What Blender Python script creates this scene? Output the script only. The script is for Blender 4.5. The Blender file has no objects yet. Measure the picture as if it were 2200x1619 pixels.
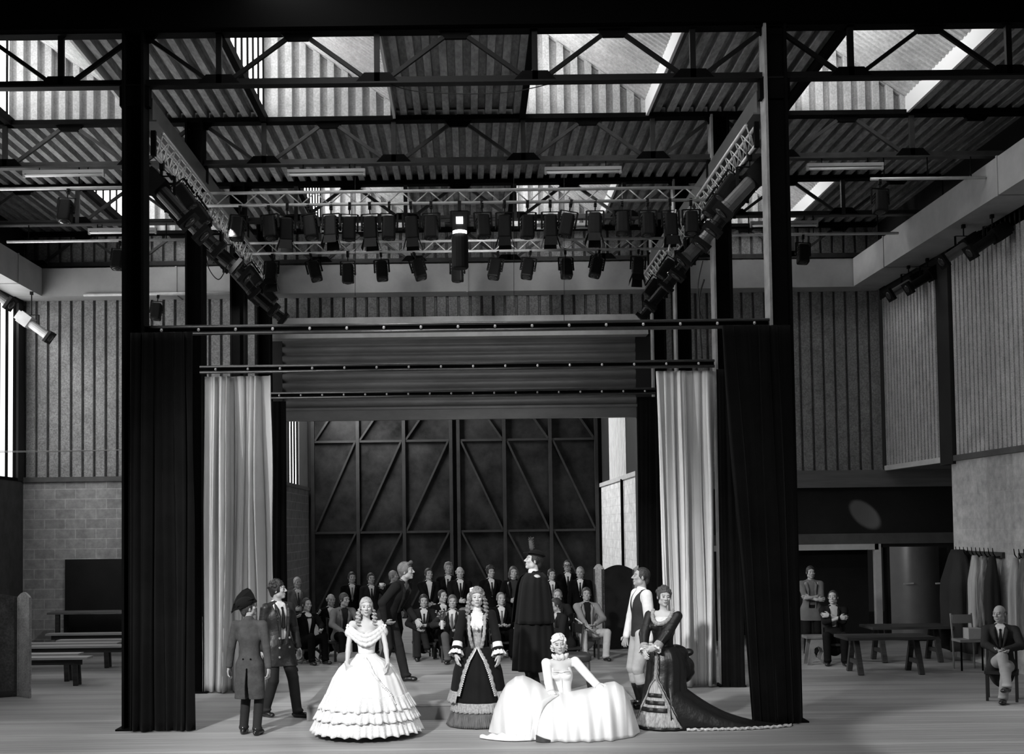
import bpy, bmesh, math, random
import numpy as np
from mathutils import Vector, Matrix
random.seed(7); rng = np.random.RandomState(7)
SC = bpy.context.scene
COL = SC.collection
PI = math.pi
def rad(a): return a*PI/180.0

# ------------------------------------------------------------------ camera
F_PX, IMW, IMH, CAMZ = 2500.0, 2200, 1619, 2.4
PITCH, ROLL, VPX, VPY = rad(2.4), rad(0.70), 1010.0, 1135.0
_cr, _sr, _cp, _sp = math.cos(ROLL), math.sin(ROLL), math.cos(PITCH), math.sin(PITCH)
FW = Vector((0, _cp, _sp)); _U0 = Vector((0, -_sp, _cp)); _R0 = Vector((1, 0, 0))
RT = _cr*_R0 - _sr*_U0
UP = _sr*_R0 + _cr*_U0
PX = VPX - F_PX*RT.y/FW.y
PY = VPY + F_PX*UP.y/FW.y
cam_d = bpy.data.cameras.new('camera'); cam = bpy.data.objects.new('camera', cam_d); COL.objects.link(cam)
cam.matrix_world = Matrix(((RT.x, UP.x, -FW.x, 0), (RT.y, UP.y, -FW.y, 0), (RT.z, UP.z, -FW.z, CAMZ), (0, 0, 0, 1)))
cam_d.sensor_fit = 'HORIZONTAL'; cam_d.sensor_width = 36.0
cam_d.lens = 36.0*F_PX/IMW
cam_d.shift_x = (IMW/2 - PX)/IMW
cam_d.shift_y = (PY - IMH/2)/IMW
cam_d.clip_start = 0.1; cam_d.clip_end = 200
SC.camera = cam
def _ray(px, py): return FW*F_PX + RT*(px-PX) - UP*(py-PY)
def atY(px, py, Y):
    r = _ray(px, py); return Vector((0, 0, CAMZ)) + r*(Y/r.y)
def atZ(px, py, Z=0.0):
    r = _ray(px, py); return Vector((0, 0, CAMZ)) + r*((Z-CAMZ)/r.z)
def w2p(p):
    d = Vector(p)-Vector((0, 0, CAMZ)); z = d.dot(FW)
    return PX+F_PX*d.dot(RT)/z, PY-F_PX*d.dot(UP)/z

# ------------------------------------------------------------------ world, exposure
SC.view_settings.view_transform = 'Standard'; SC.view_settings.look = 'None'
SC.view_settings.exposure = 0.0; SC.view_settings.gamma = 1.0
SC.view_settings.use_curve_mapping = False
wd = bpy.data.worlds.new('world'); SC.world = wd; wd.use_nodes = True
wd.node_tree.nodes['Background'].inputs[0].default_value = (1, 1, 1, 1)
wd.node_tree.nodes['Background'].inputs[1].default_value = 0.008
SC.cycles.max_bounces = 6; SC.cycles.diffuse_bounces = 3; SC.cycles.glossy_bounces = 2
SC.cycles.sample_clamp_indirect = 4.0
SC.cycles.use_denoising = True

# ------------------------------------------------------------------ lights: theatre lamps, added fills and daylight
def spot(name, loc, aim, watts, deg, blend=0.5, radius=0.15):
    l = bpy.data.lights.new(name, 'SPOT'); l.energy = watts; l.spot_size = rad(deg); l.spot_blend = blend
    l.shadow_soft_size = radius
    o = bpy.data.objects.new(name, l); COL.objects.link(o); o.location = loc
    o.rotation_euler = (Vector(aim)-Vector(loc)).to_track_quat('-Z', 'Y').to_euler()
    return o
def area(name, loc, aim, watts, sx, sy):
    l = bpy.data.lights.new(name, 'AREA'); l.shape = 'RECTANGLE'; l.size = sx; l.size_y = sy; l.energy = watts
    o = bpy.data.objects.new(name, l); COL.objects.link(o); o.location = loc
    o.rotation_euler = (Vector(aim)-Vector(loc)).to_track_quat('-Z', 'Y').to_euler()
    return o
# front-of-house lamps in the auditorium
spot('front_lamp_left', (-6.5, 1.5, 8.6), (-0.9, 14.3, 1.25), 12500, 30, 0.7, 0.4)
spot('front_lamp_right', (4.5, 1.5, 8.6), (1.2, 14.3, 1.25), 2600, 30, 0.7, 0.4)
# lamps over the forestage, in front of the first frame
area('forestage_lamps', (0, 11.8, 9.3), (0.8, 12.6, 0), 360, 13, 0.5)
spot('forestage_lamp_right', (6.2, 10.6, 9.0), (7.0, 12.5, 0), 1500, 36, 0.25, 0.1)
spot('forestage_lamp_left', (-5.5, 10.6, 9.0), (-5.0, 12.3, 0), 700, 36, 0.25, 0.1)
# truss lamps on the people at the back, on the brick wall and on the doors
spot('truss_lamp_back_group', (-3.6, 17.2, 6.9), (-0.6, 22.2, 0.9), 420, 44, 0.6, 0.1)
spot('truss_lamp_back_right', (-3.0, 17.4, 6.9), (6.9, 21.2, 1.2), 700, 30, 0.6, 0.1)
spot('added_wing_fill_rear', (3.5, 17.8, 2.5), (6.3, 20.6, 1.3), 210, 56, 0.8, 0.08)  # unseen side light, added to brighten the people at the back right
spot('added_wing_fill_near', (3.9, 15.1, 2.3), (6.9, 15.4, 1.0), 130, 50, 0.8, 0.08)  # unseen side light, added to brighten the old man
spot('truss_lamp_patch', (3.4, 20.0, 6.9), (8.18, 24.3, 2.66), 7000, 3.6, 0.5, 0.02)
spot('truss_lamp_brick_wall', (-2.9, 19.3, 6.6), (-7.0, 24.3, 3.2), 300, 50, 0.5, 0.05)
spot('truss_lamp_shutter', (0.5, 18.4, 6.9), (0, 24.3, 7.0), 160, 64, 0.5, 0.1)
spot('added_fill_lattice', (-3.5, 15.0, 6.7), (3.6, 16.6, 7.3), 260, 36, 0.6, 0.1)  # no fixture here: added to brighten the right lighting truss
spot('side_lamp_left', (-7.4, 15.9, 4.6), (-3.4, 17.45, 2.6), 420, 62, 0.6, 0.06)
spot('side_lamp_cross', (-3.3, 15.4, 5.6), (3.25, 17.45, 2.6), 650, 42, 0.6, 0.06)
spot('added_fill_duct', (0.6, 20.4, 8.25), (8.0, 22.4, 7.6), 330, 24, 0.6, 0.05)  # no fixture here: added to brighten the right duct
# daylight through the left window wall
area('window_daylight', (-9.15, 17.5, 5.4), (8.7, 18.5, 4.2), 360, 13, 3.2)
area('second_room_daylight', (-4.2, 29.6, 7.1), (3.4, 30.2, 5.6), 720, 2.0, 1.6)

# ------------------------------------------------------------------ materials (grey: a black and white photograph)
_mats = {}
def mat(name, v, rough=0.6, metal=0.0, var=0.0, scale=4.0, stretch=(1, 1, 1), bump=0.0, bscale=60, emit=0.0, spec=0.4, sheen=0.0, v2=None, grain=0.0):
    if name in _mats: return _mats[name]
    m = bpy.data.materials.new(name); m.use_nodes = True; nt = m.node_tree; N = nt.nodes; L = nt.links
    b = N['Principled BSDF']
    b.inputs['Base Color'].default_value = (v, v, v, 1); b.inputs['Roughness'].default_value = rough
    b.inputs['Metallic'].default_value = metal; b.inputs['Specular IOR Level'].default_value = spec
    if sheen: b.inputs['Sheen Weight'].default_value = sheen
    if emit:
        b.inputs['Emission Color'].default_value = (1, 1, 1, 1); b.inputs['Emission Strength'].default_value = emit
    tc = N.new('ShaderNodeTexCoord')
    if var:
        mp = N.new('ShaderNodeMapping'); mp.inputs['Scale'].default_value = stretch; L.new(tc.outputs['Object'], mp.inputs[0])
        nz = N.new('ShaderNodeTexNoise'); nz.inputs['Scale'].default_value = scale; nz.inputs['Detail'].default_value = 6
        nz.inputs['Roughness'].default_value = 0.65
        L.new(mp.outputs[0], nz.inputs['Vector'])
        rp = N.new('ShaderNodeMapRange'); rp.inputs[1].default_value = 0.3; rp.inputs[2].default_value = 0.7
        a = v*(1-var); c = v2 if v2 is not None else min(1, v*(1+var))
        rp.inputs[3].default_value = a; rp.inputs[4].default_value = c
        L.new(nz.outputs[0], rp.inputs[0]); out = rp.outputs[0]
        if grain:
            n2 = N.new('ShaderNodeTexNoise'); n2.inputs['Scale'].default_value = scale*9; n2.inputs['Detail'].default_value = 2
            L.new(mp.outputs[0], n2.inputs['Vector'])
            r2 = N.new('ShaderNodeMapRange'); r2.inputs[1].default_value = .35; r2.inputs[2].default_value = .65
            r2.inputs[3].default_value = 1-grain; r2.inputs[4].default_value = 1+grain; L.new(n2.outputs[0], r2.inputs[0])
            mu = N.new('ShaderNodeMath'); mu.operation = 'MULTIPLY'; L.new(out, mu.inputs[0]); L.new(r2.outputs[0], mu.inputs[1]); out = mu.outputs[0]
        cb = N.new('ShaderNodeCombineColor')
        for i in range(3): L.new(out, cb.inputs[i])
        L.new(cb.outputs[0], b.inputs['Base Color'])
    if bump:
        n3 = N.new('ShaderNodeTexNoise'); n3.inputs['Scale'].default_value = bscale; n3.inputs['Detail'].default_value = 3
        L.new(tc.outputs['Object'], n3.inputs['Vector'])
        bp = N.new('ShaderNodeBump'); bp.inputs['Strength'].default_value = bump; bp.inputs['Distance'].default_value = 0.02
        L.new(n3.outputs[0], bp.inputs['Height']); L.new(bp.outputs[0], b.inputs['Normal'])
    _mats[name] = m
    return m
def brick_mat(name, v, axis, bw, bh, mortar, msize, var=0.15, rough=0.9, offs=0.5, axis_v='z'):
    """axis: world axis the courses run along; the rows stack along axis_v"""
    if name in _mats: return _mats[name]
    m = bpy.data.materials.new(name); m.use_nodes = True; nt = m.node_tree; N = nt.nodes; L = nt.links
    b = N['Principled BSDF']; b.inputs['Roughness'].default_value = rough; b.inputs['Specular IOR Level'].default_value = 0.3
    tc = N.new('ShaderNodeTexCoord'); sp = N.new('ShaderNodeSeparateXYZ'); L.new(tc.outputs['Object'], sp.inputs[0])
    cb = N.new('ShaderNodeCombineXYZ'); ad = N.new('ShaderNodeMath'); ad.operation = 'ADD'; ad.inputs[1].default_value = 15.13; L.new(sp.outputs['XYZ'.index(axis.upper())], ad.inputs[0]); L.new(ad.outputs[0], cb.inputs[0]); L.new(sp.outputs['XYZ'.index(axis_v.upper())], cb.inputs[1])
    br = N.new('ShaderNodeTexBrick'); br.inputs['Scale'].default_value = 1.0
    br.inputs['Brick Width'].default_value = bw; br.inputs['Row Height'].default_value = bh; br.inputs['Mortar Size'].default_value = msize
    br.inputs['Mortar Smooth'].default_value = 0.3; br.offset = offs
    br.inputs['Color1'].default_value = (v*(1-var),)*3+(1,); br.inputs['Color2'].default_value = (v*(1+var),)*3+(1,)
    br.inputs['Mortar'].default_value = (mortar,)*3+(1,)
    L.new(cb.outputs[0], br.inputs['Vector'])
    mp = N.new('ShaderNodeMapping'); L.new(tc.outputs['Object'], mp.inputs[0])
    mp.inputs['Scale'].default_value = (0.25, 9, 1) if axis_v == 'y' else (1, 1, 1)
    nz = N.new('ShaderNodeTexNoise'); nz.inputs['Scale'].default_value = 2.5 if axis_v == 'y' else 6.0; nz.inputs['Detail'].default_value = 7; nz.inputs['Roughness'].default_value = 0.7
    L.new(mp.outputs[0], nz.inputs['Vector'])
    rp = N.new('ShaderNodeMapRange'); rp.inputs[1].default_value = .3; rp.inputs[2].default_value = .7; rp.inputs[3].default_value = .7; rp.inputs[4].default_value = 1.25
    L.new(nz.outputs[0], rp.inputs[0])
    mx = N.new('ShaderNodeMix'); mx.data_type = 'RGBA'; mx.blend_type = 'MULTIPLY'; mx.inputs[0].default_value = 1.0
    cc = N.new('ShaderNodeCombineColor')
    for i in range(3): L.new(rp.outputs[0], cc.inputs[i])
    L.new(br.outputs['Color'], mx.inputs[6]); L.new(cc.outputs[0], mx.inputs[7]); L.new(mx.outputs[2], b.inputs['Base Color'])
    bp = N.new('ShaderNodeBump'); bp.inputs['Strength'].default_value = 0.35; bp.inputs['Distance'].default_value = 0.01; bp.invert = True
    L.new(br.outputs['Fac'], bp.inputs['Height']); L.new(bp.outputs[0], b.inputs['Normal'])
    _mats[name] = m
    return m
M_STEEL = mat('black_painted_steel', .0035, .7, 0, .35, 3, spec=.05)
M_TUBE = mat('aluminium_tube', .55, .4, .2, .15, 8)
M_RAIL = mat('grey_track_metal', .12, .3, .7, .2, 8)
M_LAMP = mat('black_lamp_casting', .005, .5, 0, .3, 10, spec=.2)
M_LENS = mat('dark_lens_glass', .03, .15, 0, spec=.4)
M_CABLE = mat('black_rubber_cable', .012, .6)
M_VELVET = mat('black_velour', .0045, .95, 0, .3, 2, sheen=.04, spec=.05)
M_WOODD = mat('dark_stained_wood', .035, .5, 0, .5, 3, (1, 8, 8))
M_WOODM = mat('worn_wood', .12, .6, 0, .4, 3, (1, 8, 8))

# ------------------------------------------------------------------ mesh builder
class MB:
    def __init__(s): s.v = []; s.f = []; s.mi = []; s.cur = 0
    def add(s, vs, fs):
        o = len(s.v); s.v += [tuple(p) for p in vs]; s.f += [tuple(i+o for i in f) for f in fs]; s.mi += [s.cur]*len(fs); return s
    def box(s, x0, x1, y0, y1, z0, z1):
        v = [(x, y, z) for x in (x0, x1) for y in (y0, y1) for z in (z0, z1)]
        return s.add(v, [(0, 1, 3, 2), (4, 6, 7, 5), (0, 4, 5, 1), (2, 3, 7, 6), (0, 2, 6, 4), (1, 5, 7, 3)])
    def bar(s, a, b, w, h, up=(0, 0, 1)):
        a = Vector(a); b = Vector(b); d = (b-a).normalized(); u = Vector(up)
        if abs(d.dot(u)) > .98: u = Vector((0, 1, 0))
        x = d.cross(u).normalized(); u = x.cross(d)
        v = [p+x*i*w/2+u*j*h/2 for p in (a, b) for i, j in ((-1, -1), (1, -1), (1, 1), (-1, 1))]
        return s.add(v, [(3, 2, 1, 0), (4, 5, 6, 7), (0, 1, 5, 4), (1, 2, 6, 5), (2, 3, 7, 6), (3, 0, 4, 7)])
    def tube(s, pts, r, n=8, cap=True, closed=False):
        pts = [Vector(p) for p in pts]; m = len(pts); rs = r if isinstance(r, (list, tuple)) else [r]*m
        vs = []; pu = None
        for i, p in enumerate(pts):
            d = (pts[min(i+1, m-1)]-pts[max(i-1, 0)])
            d = d.normalized() if d.length > 1e-9 else Vector((0, 0, 1))
            if pu is None:
                u = Vector((0, 0, 1)) if abs(d.z) < .9 else Vector((0, 1, 0))
            else: u = pu
            x = d.cross(u).normalized(); u = x.cross(d).normalized(); pu = u
            vs += [p+(x*math.cos(2*PI*k/n)+u*math.sin(2*PI*k/n))*rs[i] for k in range(n)]
        fs = [(i*n+k, i*n+(k+1) % n, (i+1)*n+(k+1) % n, (i+1)*n+k) for i in range(m-1) for k in range(n)]
        if cap: fs += [tuple(range(n-1, -1, -1)), tuple(range((m-1)*n, m*n))]
        return s.add(vs, fs)
    def lathe(s, c, prof, n=16, axis=2, cap=True):
        c = Vector(c); vs = []
        for r, h in prof:
            for k in range(n):
                a = 2*PI*k/n; p = [r*math.cos(a), r*math.sin(a)]
                q = [0, 0, 0]; q[axis] = h; q[(axis+1) % 3] = p[0]; q[(axis+2) % 3] = p[1]
                vs.append(c+Vector(q))
        m = len(prof)
        fs = [(i*n+k, i*n+(k+1) % n, (i+1)*n+(k+1) % n, (i+1)*n+k) for i in range(m-1) for k in range(n)]
        if cap: fs += [tuple(range(n-1, -1, -1)), tuple(range((m-1)*n, m*n))]
        return s.add(vs, fs)
    def prism(s, poly, o, u, v, w):
        """polygon of (a,b) in the plane o+a*u+b*v, extruded by the vector w"""
        o = Vector(o); u = Vector(u); v = Vector(v); w = Vector(w); n = len(poly)
        p0 = [o+u*a+v*b for a, b in poly]; vs = p0+[p+w for p in p0]
        fs = [tuple(range(n)), tuple(range(2*n-1, n-1, -1))]+[(i, n+i, n+(i+1) % n, (i+1) % n) for i in range(n)]
        return s.add(vs, fs)
    def grid(s, P, wrap=False):
        """P: 2-d list of points"""
        m = len(P); n = len(P[0]); vs = [p for r in P for p in r]
        fs = [(i*n+k, i*n+(k+1) % n, (i+1)*n+(k+1) % n, (i+1)*n+k) for i in range(m-1) for k in range(n if wrap else n-1)]
        return s.add(vs, fs)
    def build(s, name, m, parent=None, smooth=False, fixn=True):
        me = bpy.data.meshes.new(name); org = Vector((0, 0, 0)); p = parent
        while p is not None: org += p.location; p = p.parent
        me.from_pydata([(a[0]-org.x, a[1]-org.y, a[2]-org.z) for a in s.v], [], s.f)
        ms = m if isinstance(m, (list, tuple)) else [m]
        for x in ms: me.materials.append(x)
        if len(ms) > 1: me.polygons.foreach_set('material_index', s.mi)
        if fixn:
            bm = bmesh.new(); bm.from_mesh(me); bmesh.ops.recalc_face_normals(bm, faces=bm.faces); bm.to_mesh(me); bm.free()
        if smooth: me.polygons.foreach_set('use_smooth', [True]*len(me.polygons))
        o = bpy.data.objects.new(name, me); COL.objects.link(o)
        if parent: o.parent = parent
        return o
def tag(o, label, cat, group=None, kind=None):
    o['label'] = label; o['category'] = cat
    if group: o['group'] = group
    if kind: o['kind'] = kind
    return o
def thing(name, label, cat, loc=(0, 0, 0), rz=0.0, group=None):
    o = bpy.data.objects.new(name, None); COL.objects.link(o); o.location = loc; o.rotation_euler = (0, 0, rz); o.empty_display_size = .1
    return tag(o, label, cat, group)
def struct(o): o['kind'] = 'structure'; return o
def kids(o): return [c for c in COL.objects if c.parent == o]
_tree = {}
def dup(root, loc, rot, label, group):
    if root.name not in _tree:
        _tree[root.name] = [(c, list(c.children)) for c in root.children]
    r = root.copy(); COL.objects.link(r); r.location = loc; r.rotation_euler = rot; r['label'] = label
    if group: r['group'] = group
    for c, gs in _tree[root.name]:
        d = c.copy(); COL.objects.link(d); d.parent = r
        for g in gs:
            e = g.copy(); COL.objects.link(e); e.parent = d
    return r
ORD = ['first', 'second', 'third', 'fourth', 'fifth', 'sixth', 'seventh', 'eighth', 'ninth', 'tenth', 'eleventh', 'twelfth', 'thirteenth', 'fourteenth',
       'fifteenth', 'sixteenth', 'seventeenth', 'eighteenth', 'nineteenth', 'twentieth', 'twenty-first', 'twenty-second']
# ================================================================== the hall
Y0, Y1, Y2, Y3 = 14.4, 17.6, 20.9, 24.2       # the four portal frames
YB = 24.35                                    # back wall
XL, XR = -9.35, 8.69                          # side walls
ZR = 8.72                                     # roof sheet
M_FLOOR = brick_mat('stage_planks', .30, 'x', 60, .145, .12, .003, .14, .55, .37, 'y')
M_BLOCK = brick_mat('concrete_blocks', .36, 'x', .43, .208, .50, .012, .1)
M_BLOCKY = brick_mat('painted_blocks', .42, 'y', .43, .208, .43, .008, .07)
M_SHEET = mat('wall_sheet_galvanised', .27, .6, .1, .22, 4, grain=.28)
M_ROOF = mat('roof_sheet_dusty', .3, .7, .1, .4, 3, (1, .3, 1), grain=.2)
M_SLOPE = mat('skylight_lining_sheet', .54, .6, 0, .2, 3, grain=.12)
M_DARKW = mat('dark_painted_wall', .013, .7, 0, .3, 1.5)
M_CONC = mat('duct_sheet', .38, .6, .2, .15, 1.5)
M_DOORP = mat('blackened_door_steel', .014, .6, 0, .85, 1.4, v2=.034, spec=.12,  bump=.1, bscale=8)
M_PANE = mat('bright_glazing', .8, .4, emit=4.2)
M_PANE2 = mat('frosted_window_glass', .8, .4, emit=1.6)
M_SHUT = mat('shutter_slats', .18, .5, .3, .3, 2, (.3, 1, 1))
M_TRIM = mat('painted_timber_trim', .09, .6, 0, .2, 4)
M_WHITE = mat('white_reveal_board', .75, .6)
M_PALE = mat('pale_frame_paint', .6, .55, 0, .12, 3)

def sheet(mb, o, u, v, n, U, V, p=.24, g=.05, d=.045, sl=.012, ph=0.0):
    """trapezoid sheet: ribs run along v, grooves of width g sink by d along -n"""
    o = Vector(o); u = Vector(u); v = Vector(v); n = Vector(n)
    prof = [(0, 0)]; a = -ph
    while a < U:
        for q, h in ((a, 0), (a+sl, -d), (a+sl+g, -d), (a+2*sl+g, 0)):
            if 0 < q < U: prof.append((q, h))
        a += p
    prof.append((U, prof[-1][1]))
    mb.grid([[o+u*q+n*h for q, h in prof], [o+u*q+n*h+v*V for q, h in prof]])
    return mb
# floor
struct(MB().box(-12, 12, 8.5, 32, -.12, 0).build('floor', M_FLOOR))
# back wall: blocks, rail, sheets
b = MB(); b.box(XL-.3, -4.2, YB, YB+.25, 0, 3.48); struct(b.build('wall_back', M_BLOCK))
for xa, xb, z0 in ((XL, -4.1, 3.58), (-4.1, 3.8, 6.5), (3.8, XR, 3.5)):
    b = MB(); sheet(b, (xa, YB, z0), (1, 0, 0), (0, 0, 1), (0, -1, 0), xb-xa, 9.98-z0, .243, .042, .085, .010); struct(b.build('wall_back', M_SHEET))
struct(MB().box(XL, -4.2, YB-.07, YB+.05, 3.48, 3.58).build('trim_1', M_TRIM))
for i, (xa, xb) in enumerate(((-4.25, -3.88), (3.5, 3.95))):
    struct(MB().box(xa, xb, YB-.16, YB+.2, 0, 6.42).build('trim_%d' % (2+i), M_DARKW))
# wall right of the opening: dark lower zone with two timber bands
b = MB(); b.box(3.95, 10.2, YB, YB+.25, 1.9, 3.5); b.box(3.95, 5.2, YB, YB+.25, 0, 1.9); b.box(8.7, 10.2, YB, YB+.25, 0, 1.9); b.box(5.2, 8.7, YB+1.2, YB+1.4, 0, 1.95); struct(b.build('wall_back', M_DARKW))
struct(MB().box(3.95, 10.1, YB-.18, YB, 3.16, 3.52).build('trim_4', mat('ledge_timber', .17, .5, 0, .2, 3, (.3, 4, 4))))
struct(MB().box(3.95, 10.1, YB-.05, YB, 1.98, 2.2).build('trim_5', mat('band_timber', .1, .6, 0, .2, 3)))
b = MB(); b.box(10.1, 10.2, 20.9, YB, 0, 3.6); struct(b.build('wall_right', M_DARKW))
# right wall: block dado, sheets, black column
b = MB(); b.box(XR, XR+.25, 8.5, 20.95, 0, 3.52); struct(b.build('wall_right', M_BLOCKY))
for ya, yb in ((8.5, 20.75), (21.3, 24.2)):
    b = MB(); sheet(b, (XR, ya, 3.6), (0, 1, 0), (0, 0, 1), (-1, 0, 0), yb-ya, 3.9, .165, .035, .07, .008); struct(b.build('wall_right', mat('lit_side_sheet', .46, .6, .1, .2, 5, grain=.25)))  # same galvanised sheet as the back wall, its stronger light painted in
    struct(MB().box(XR-.05, XR+.05, ya, yb, 3.5, 3.6).build('trim_6', M_PALE if ya > 20 else M_TRIM))
b = MB(); b.box(XR-.06, XR+.2, 20.75, 21.3, 3.45, 7.5); b.box(XR-.02, XR+.2, 20.95, 24.3, 7.1, 9.2); b.box(XR, XR+.2, 8.5, 20.95, 7.1, 9.2); struct(b.build('wall_right', M_DARKW))
# left wall with its window band
struct(MB().box(XL-.25, XL, 8.5, YB, 0, 3.5).build('wall_left', mat('dark_block_wall', .05, .9, 0, .3, 4)))
struct(MB().box(XL-.25, XL, 8.5, YB, 7.2, 9.2).build('wall_left', M_DARKW))
struct(MB().box(XL-.25, XL+.03, 24.0, YB, 3.5, 7.2).build('wall_left', M_DARKW))
for i, ya in enumerate((21.6, 19.1, 16.6)):
    w = struct(MB().box(XL-.12, XL-.08, ya, ya+2.4, 3.55, 7.2).build('window_%d' % (i+1), M_PANE2))
    for k in range(7):
        MB().box(XL-.1, XL-.03, ya+k*.4-.018, ya+k*.4+.018, 3.55, 7.2).build('mullion', M_STEEL, w)
    MB().box(XL-.12, XL+.02, ya-.05, ya+2.45, 3.5, 3.56).build('window_sill', M_STEEL, w)
# ------------------------------------------------------------------ roof with four sky lights in two bays
MX = [(-6.98, -5.02), (-3.08, -1.1), (.87, 2.76), (4.84, 6.74)]
def roof_strip(xa, xb, ya, yb):
    b = MB(); sheet(b, (xa, ya, ZR), (1, 0, 0), (0, 1, 0), (0, 0, -1), xb-xa, yb-ya,   .215, .10, .12, .008); return struct(b.build('ceiling', M_ROOF))
roof_strip(-10, 9, 17.72, 21.05)
nwin = 3
for (ya, yb) in ((14.3, 17.66), (21.05, 24.3)):
    xs = [-10]+[x for m in MX for x in m]+[9]
    for i in range(0, len(xs), 2): roof_strip(xs[i], xs[i+1], ya, yb)
    for (xa, xb) in MX:
        zt = ZR+.2+.70*(xb-xa)
        b = MB(); L = math.hypot(xb-xa, zt-ZR-.2); ux = Vector((xa-xb, 0, zt-ZR-.2)).normalized(); nn = Vector((-ux.z, 0, ux.x)); nn = nn if nn.z < 0 else -nn
        sheet(b, (xb, ya, ZR+.2), (0, 1, 0), ux, nn, yb-ya, L, .12, .05, .03, .01)
        struct(b.build('ceiling', M_SLOPE))
        # gable at the far end, cut along the slope
        b = MB(); a = 0; prof = []; p, g, d, sl = .215, .10, .11, .008
        while a < xb-xa+p:
            for q, h in ((a, 0), (a+sl, d), (a+sl+g, d), (a+2*sl+g, 0)):
                if q < xb-xa: prof.append((q, h))
            a += p
        prof.append((xb-xa, 0))
        b.grid([[(xa+q, yb+h-.10, ZR-.05) for q, h in prof], [(xa+q, yb+h-.10, zt-(q)*.70) for q, h in prof]])
        struct(b.build('wall_back', mat('gable_sheet', .50, .6, 0, .2, 4, grain=.15)))
        b = MB(); b.prism([(xa, ZR), (xb, ZR), (xb, ZR+.2), (xa, zt)], (0, ya-.04, 0), (1, 0, 0), (0, 0, 1), (0, .03, 0)); struct(b.build('wall_front', M_DARKW))
        struct(MB().box(xb, xb+.04, ya, yb, ZR-.06, ZR+.22).build('trim_7', M_WHITE))
        nwin += 1
        w = struct(MB().box(xa-.03, xa, ya, yb-.05, ZR, zt).build('window_%d' % nwin, M_PANE))
        k = ya+.2
        while k < yb:
            MB().box(xa-.01, xa+.03, k-.012, k+.012, ZR, zt).build('glazing_bar', M_STEEL, w); k += .42
        MB().box(xa-.04, xa+.05, ya, yb, ZR-.08, ZR+.05).build('window_sill', M_STEEL, w)
for ya_, yb_, zt_ in ((17.69, 17.76, .15), (20.98, 21.045, .14), (24.33, 24.37, .15)):
    struct(MB().box(-10, 9, ya_, yb_, ZR-.02, ZR+zt_).build('ceiling', M_DARKW))
# dark lining over the first frame, and a lid that closes the roof in front of it
struct(MB().box(-10.5, 9.5, 14.22, 14.34, 8.66, 10.6).build('wall_front', mat('black_border_cloth', .003, 1.0, spec=.0)))
struct(MB().box(-10.5, 9.5, 14.3, YB+.2, 10.9, 11).build('ceiling', M_DARKW))
# ------------------------------------------------------------------ roof trusses
ZB, ZT = 7.98, 8.66
M_STEELB = mat('grey_truss_steel', .05, .5, .1, .3, 4, spec=.3); M_STEELD = mat('unlit_truss_steel', .004, .6, 0, .3, 4, spec=.2)  # second is a darker copy: shade on the front truss painted in
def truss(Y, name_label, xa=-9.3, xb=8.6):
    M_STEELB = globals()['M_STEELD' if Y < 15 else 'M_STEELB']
    t = thing('roof_truss', name_label, 'truss', (0, Y, ZB), 0, 'steel roof trusses')
    b = MB(); b.box(xa, xb, Y-.07, Y+.07, ZB, ZB+.022); b.box(xa, xb, Y-.012, Y+.012, ZB+.022, ZB+.1); b.build('bottom_chord', M_STEELB, t)
    b = MB(); b.box(xa, xb, Y-.09, Y+.09, ZT-.02, ZT+.05); b.build('top_chord', M_STEEL, t)
    n0 = -1.1-1.985*4
    for k in range(10):
        x = n0+1.985*k
        if xa < x < xb:
            MB().bar((x, Y, ZB+.02), (x, Y, ZT), .07, .06).build('upright', M_STEELB, t)
            MB().prism([(-.28, .0), (.28, .0), (.16, .13), (-.16, .13)], (x, Y-.03, ZB+.02), (1, 0, 0), (0, 0, 1), (0, .05, 0)).build('gusset', M_STEEL, t)
            if x-.99 > xa: MB().bar((x-.14, Y, ZB+.08), (x-.9, Y, ZT-.04), .05, .05).build('diagonal', M_STEELB, t)
            if x+.99 < xb: MB().bar((x+.14, Y, ZB+.08), (x+.9, Y, ZT-.04), .05, .05).build('diagonal', M_STEELB, t)
        xm = x+.9925
        if xa < xm < xb: MB().prism([(-.22, 0), (.22, 0), (.13, -.1), (-.13, -.1)], (xm, Y-.03, ZT-.01), (1, 0, 0), (0, 0, 1), (0, .05, 0)).build('gusset', M_STEEL, t)
    return t
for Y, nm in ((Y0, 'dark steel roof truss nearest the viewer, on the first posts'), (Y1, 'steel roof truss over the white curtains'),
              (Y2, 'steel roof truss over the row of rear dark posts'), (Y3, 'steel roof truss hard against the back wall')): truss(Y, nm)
# ------------------------------------------------------------------ posts
def post(xa, xb, Y, label, bright):
    t = thing('steel_column', label, 'column', ((xa+xb)/2, Y, 0), 0, 'steel columns of the portal frames')
    b = MB(); b.box(xa, xa+.03, Y-.13, Y+.13, .02, ZT); b.build('flange', bright, t)
    b = MB(); b.box(xb-.03, xb, Y-.13, Y+.13, .02, ZT); b.build('flange', M_STEEL, t)
    b = MB(); b.box(xa+.03, xb-.03, Y-.02, Y+.02, .02, ZT); b.build('web', M_STEEL, t)
    MB().box(xa-.06, xb+.06, Y-.19, Y+.19, 0, .02).build('base_plate', M_STEEL, t)
    MB().box(xa-.05, xb+.05, Y-.06, Y+.06, ZB-.25, ZB).build('bracket', M_STEEL, t)
M_FL = mat('lit_flange_paint', .32, .45, 0, .3, 5)  # pale tone paints the light on the edge of the right posts
for i, (Y, w) in enumerate(((Y0, 'nearest the viewer'), (Y1, 'beside the white curtain'), (Y2, 'behind the white curtain'), (23.55, 'against the back wall'))):
    post(-4.27, -4.0, Y, 'dark steel column on the left, '+w, M_STEEL)
    post(3.74, 4.02, Y, 'dark steel column on the right, '+w, M_FL)
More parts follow.
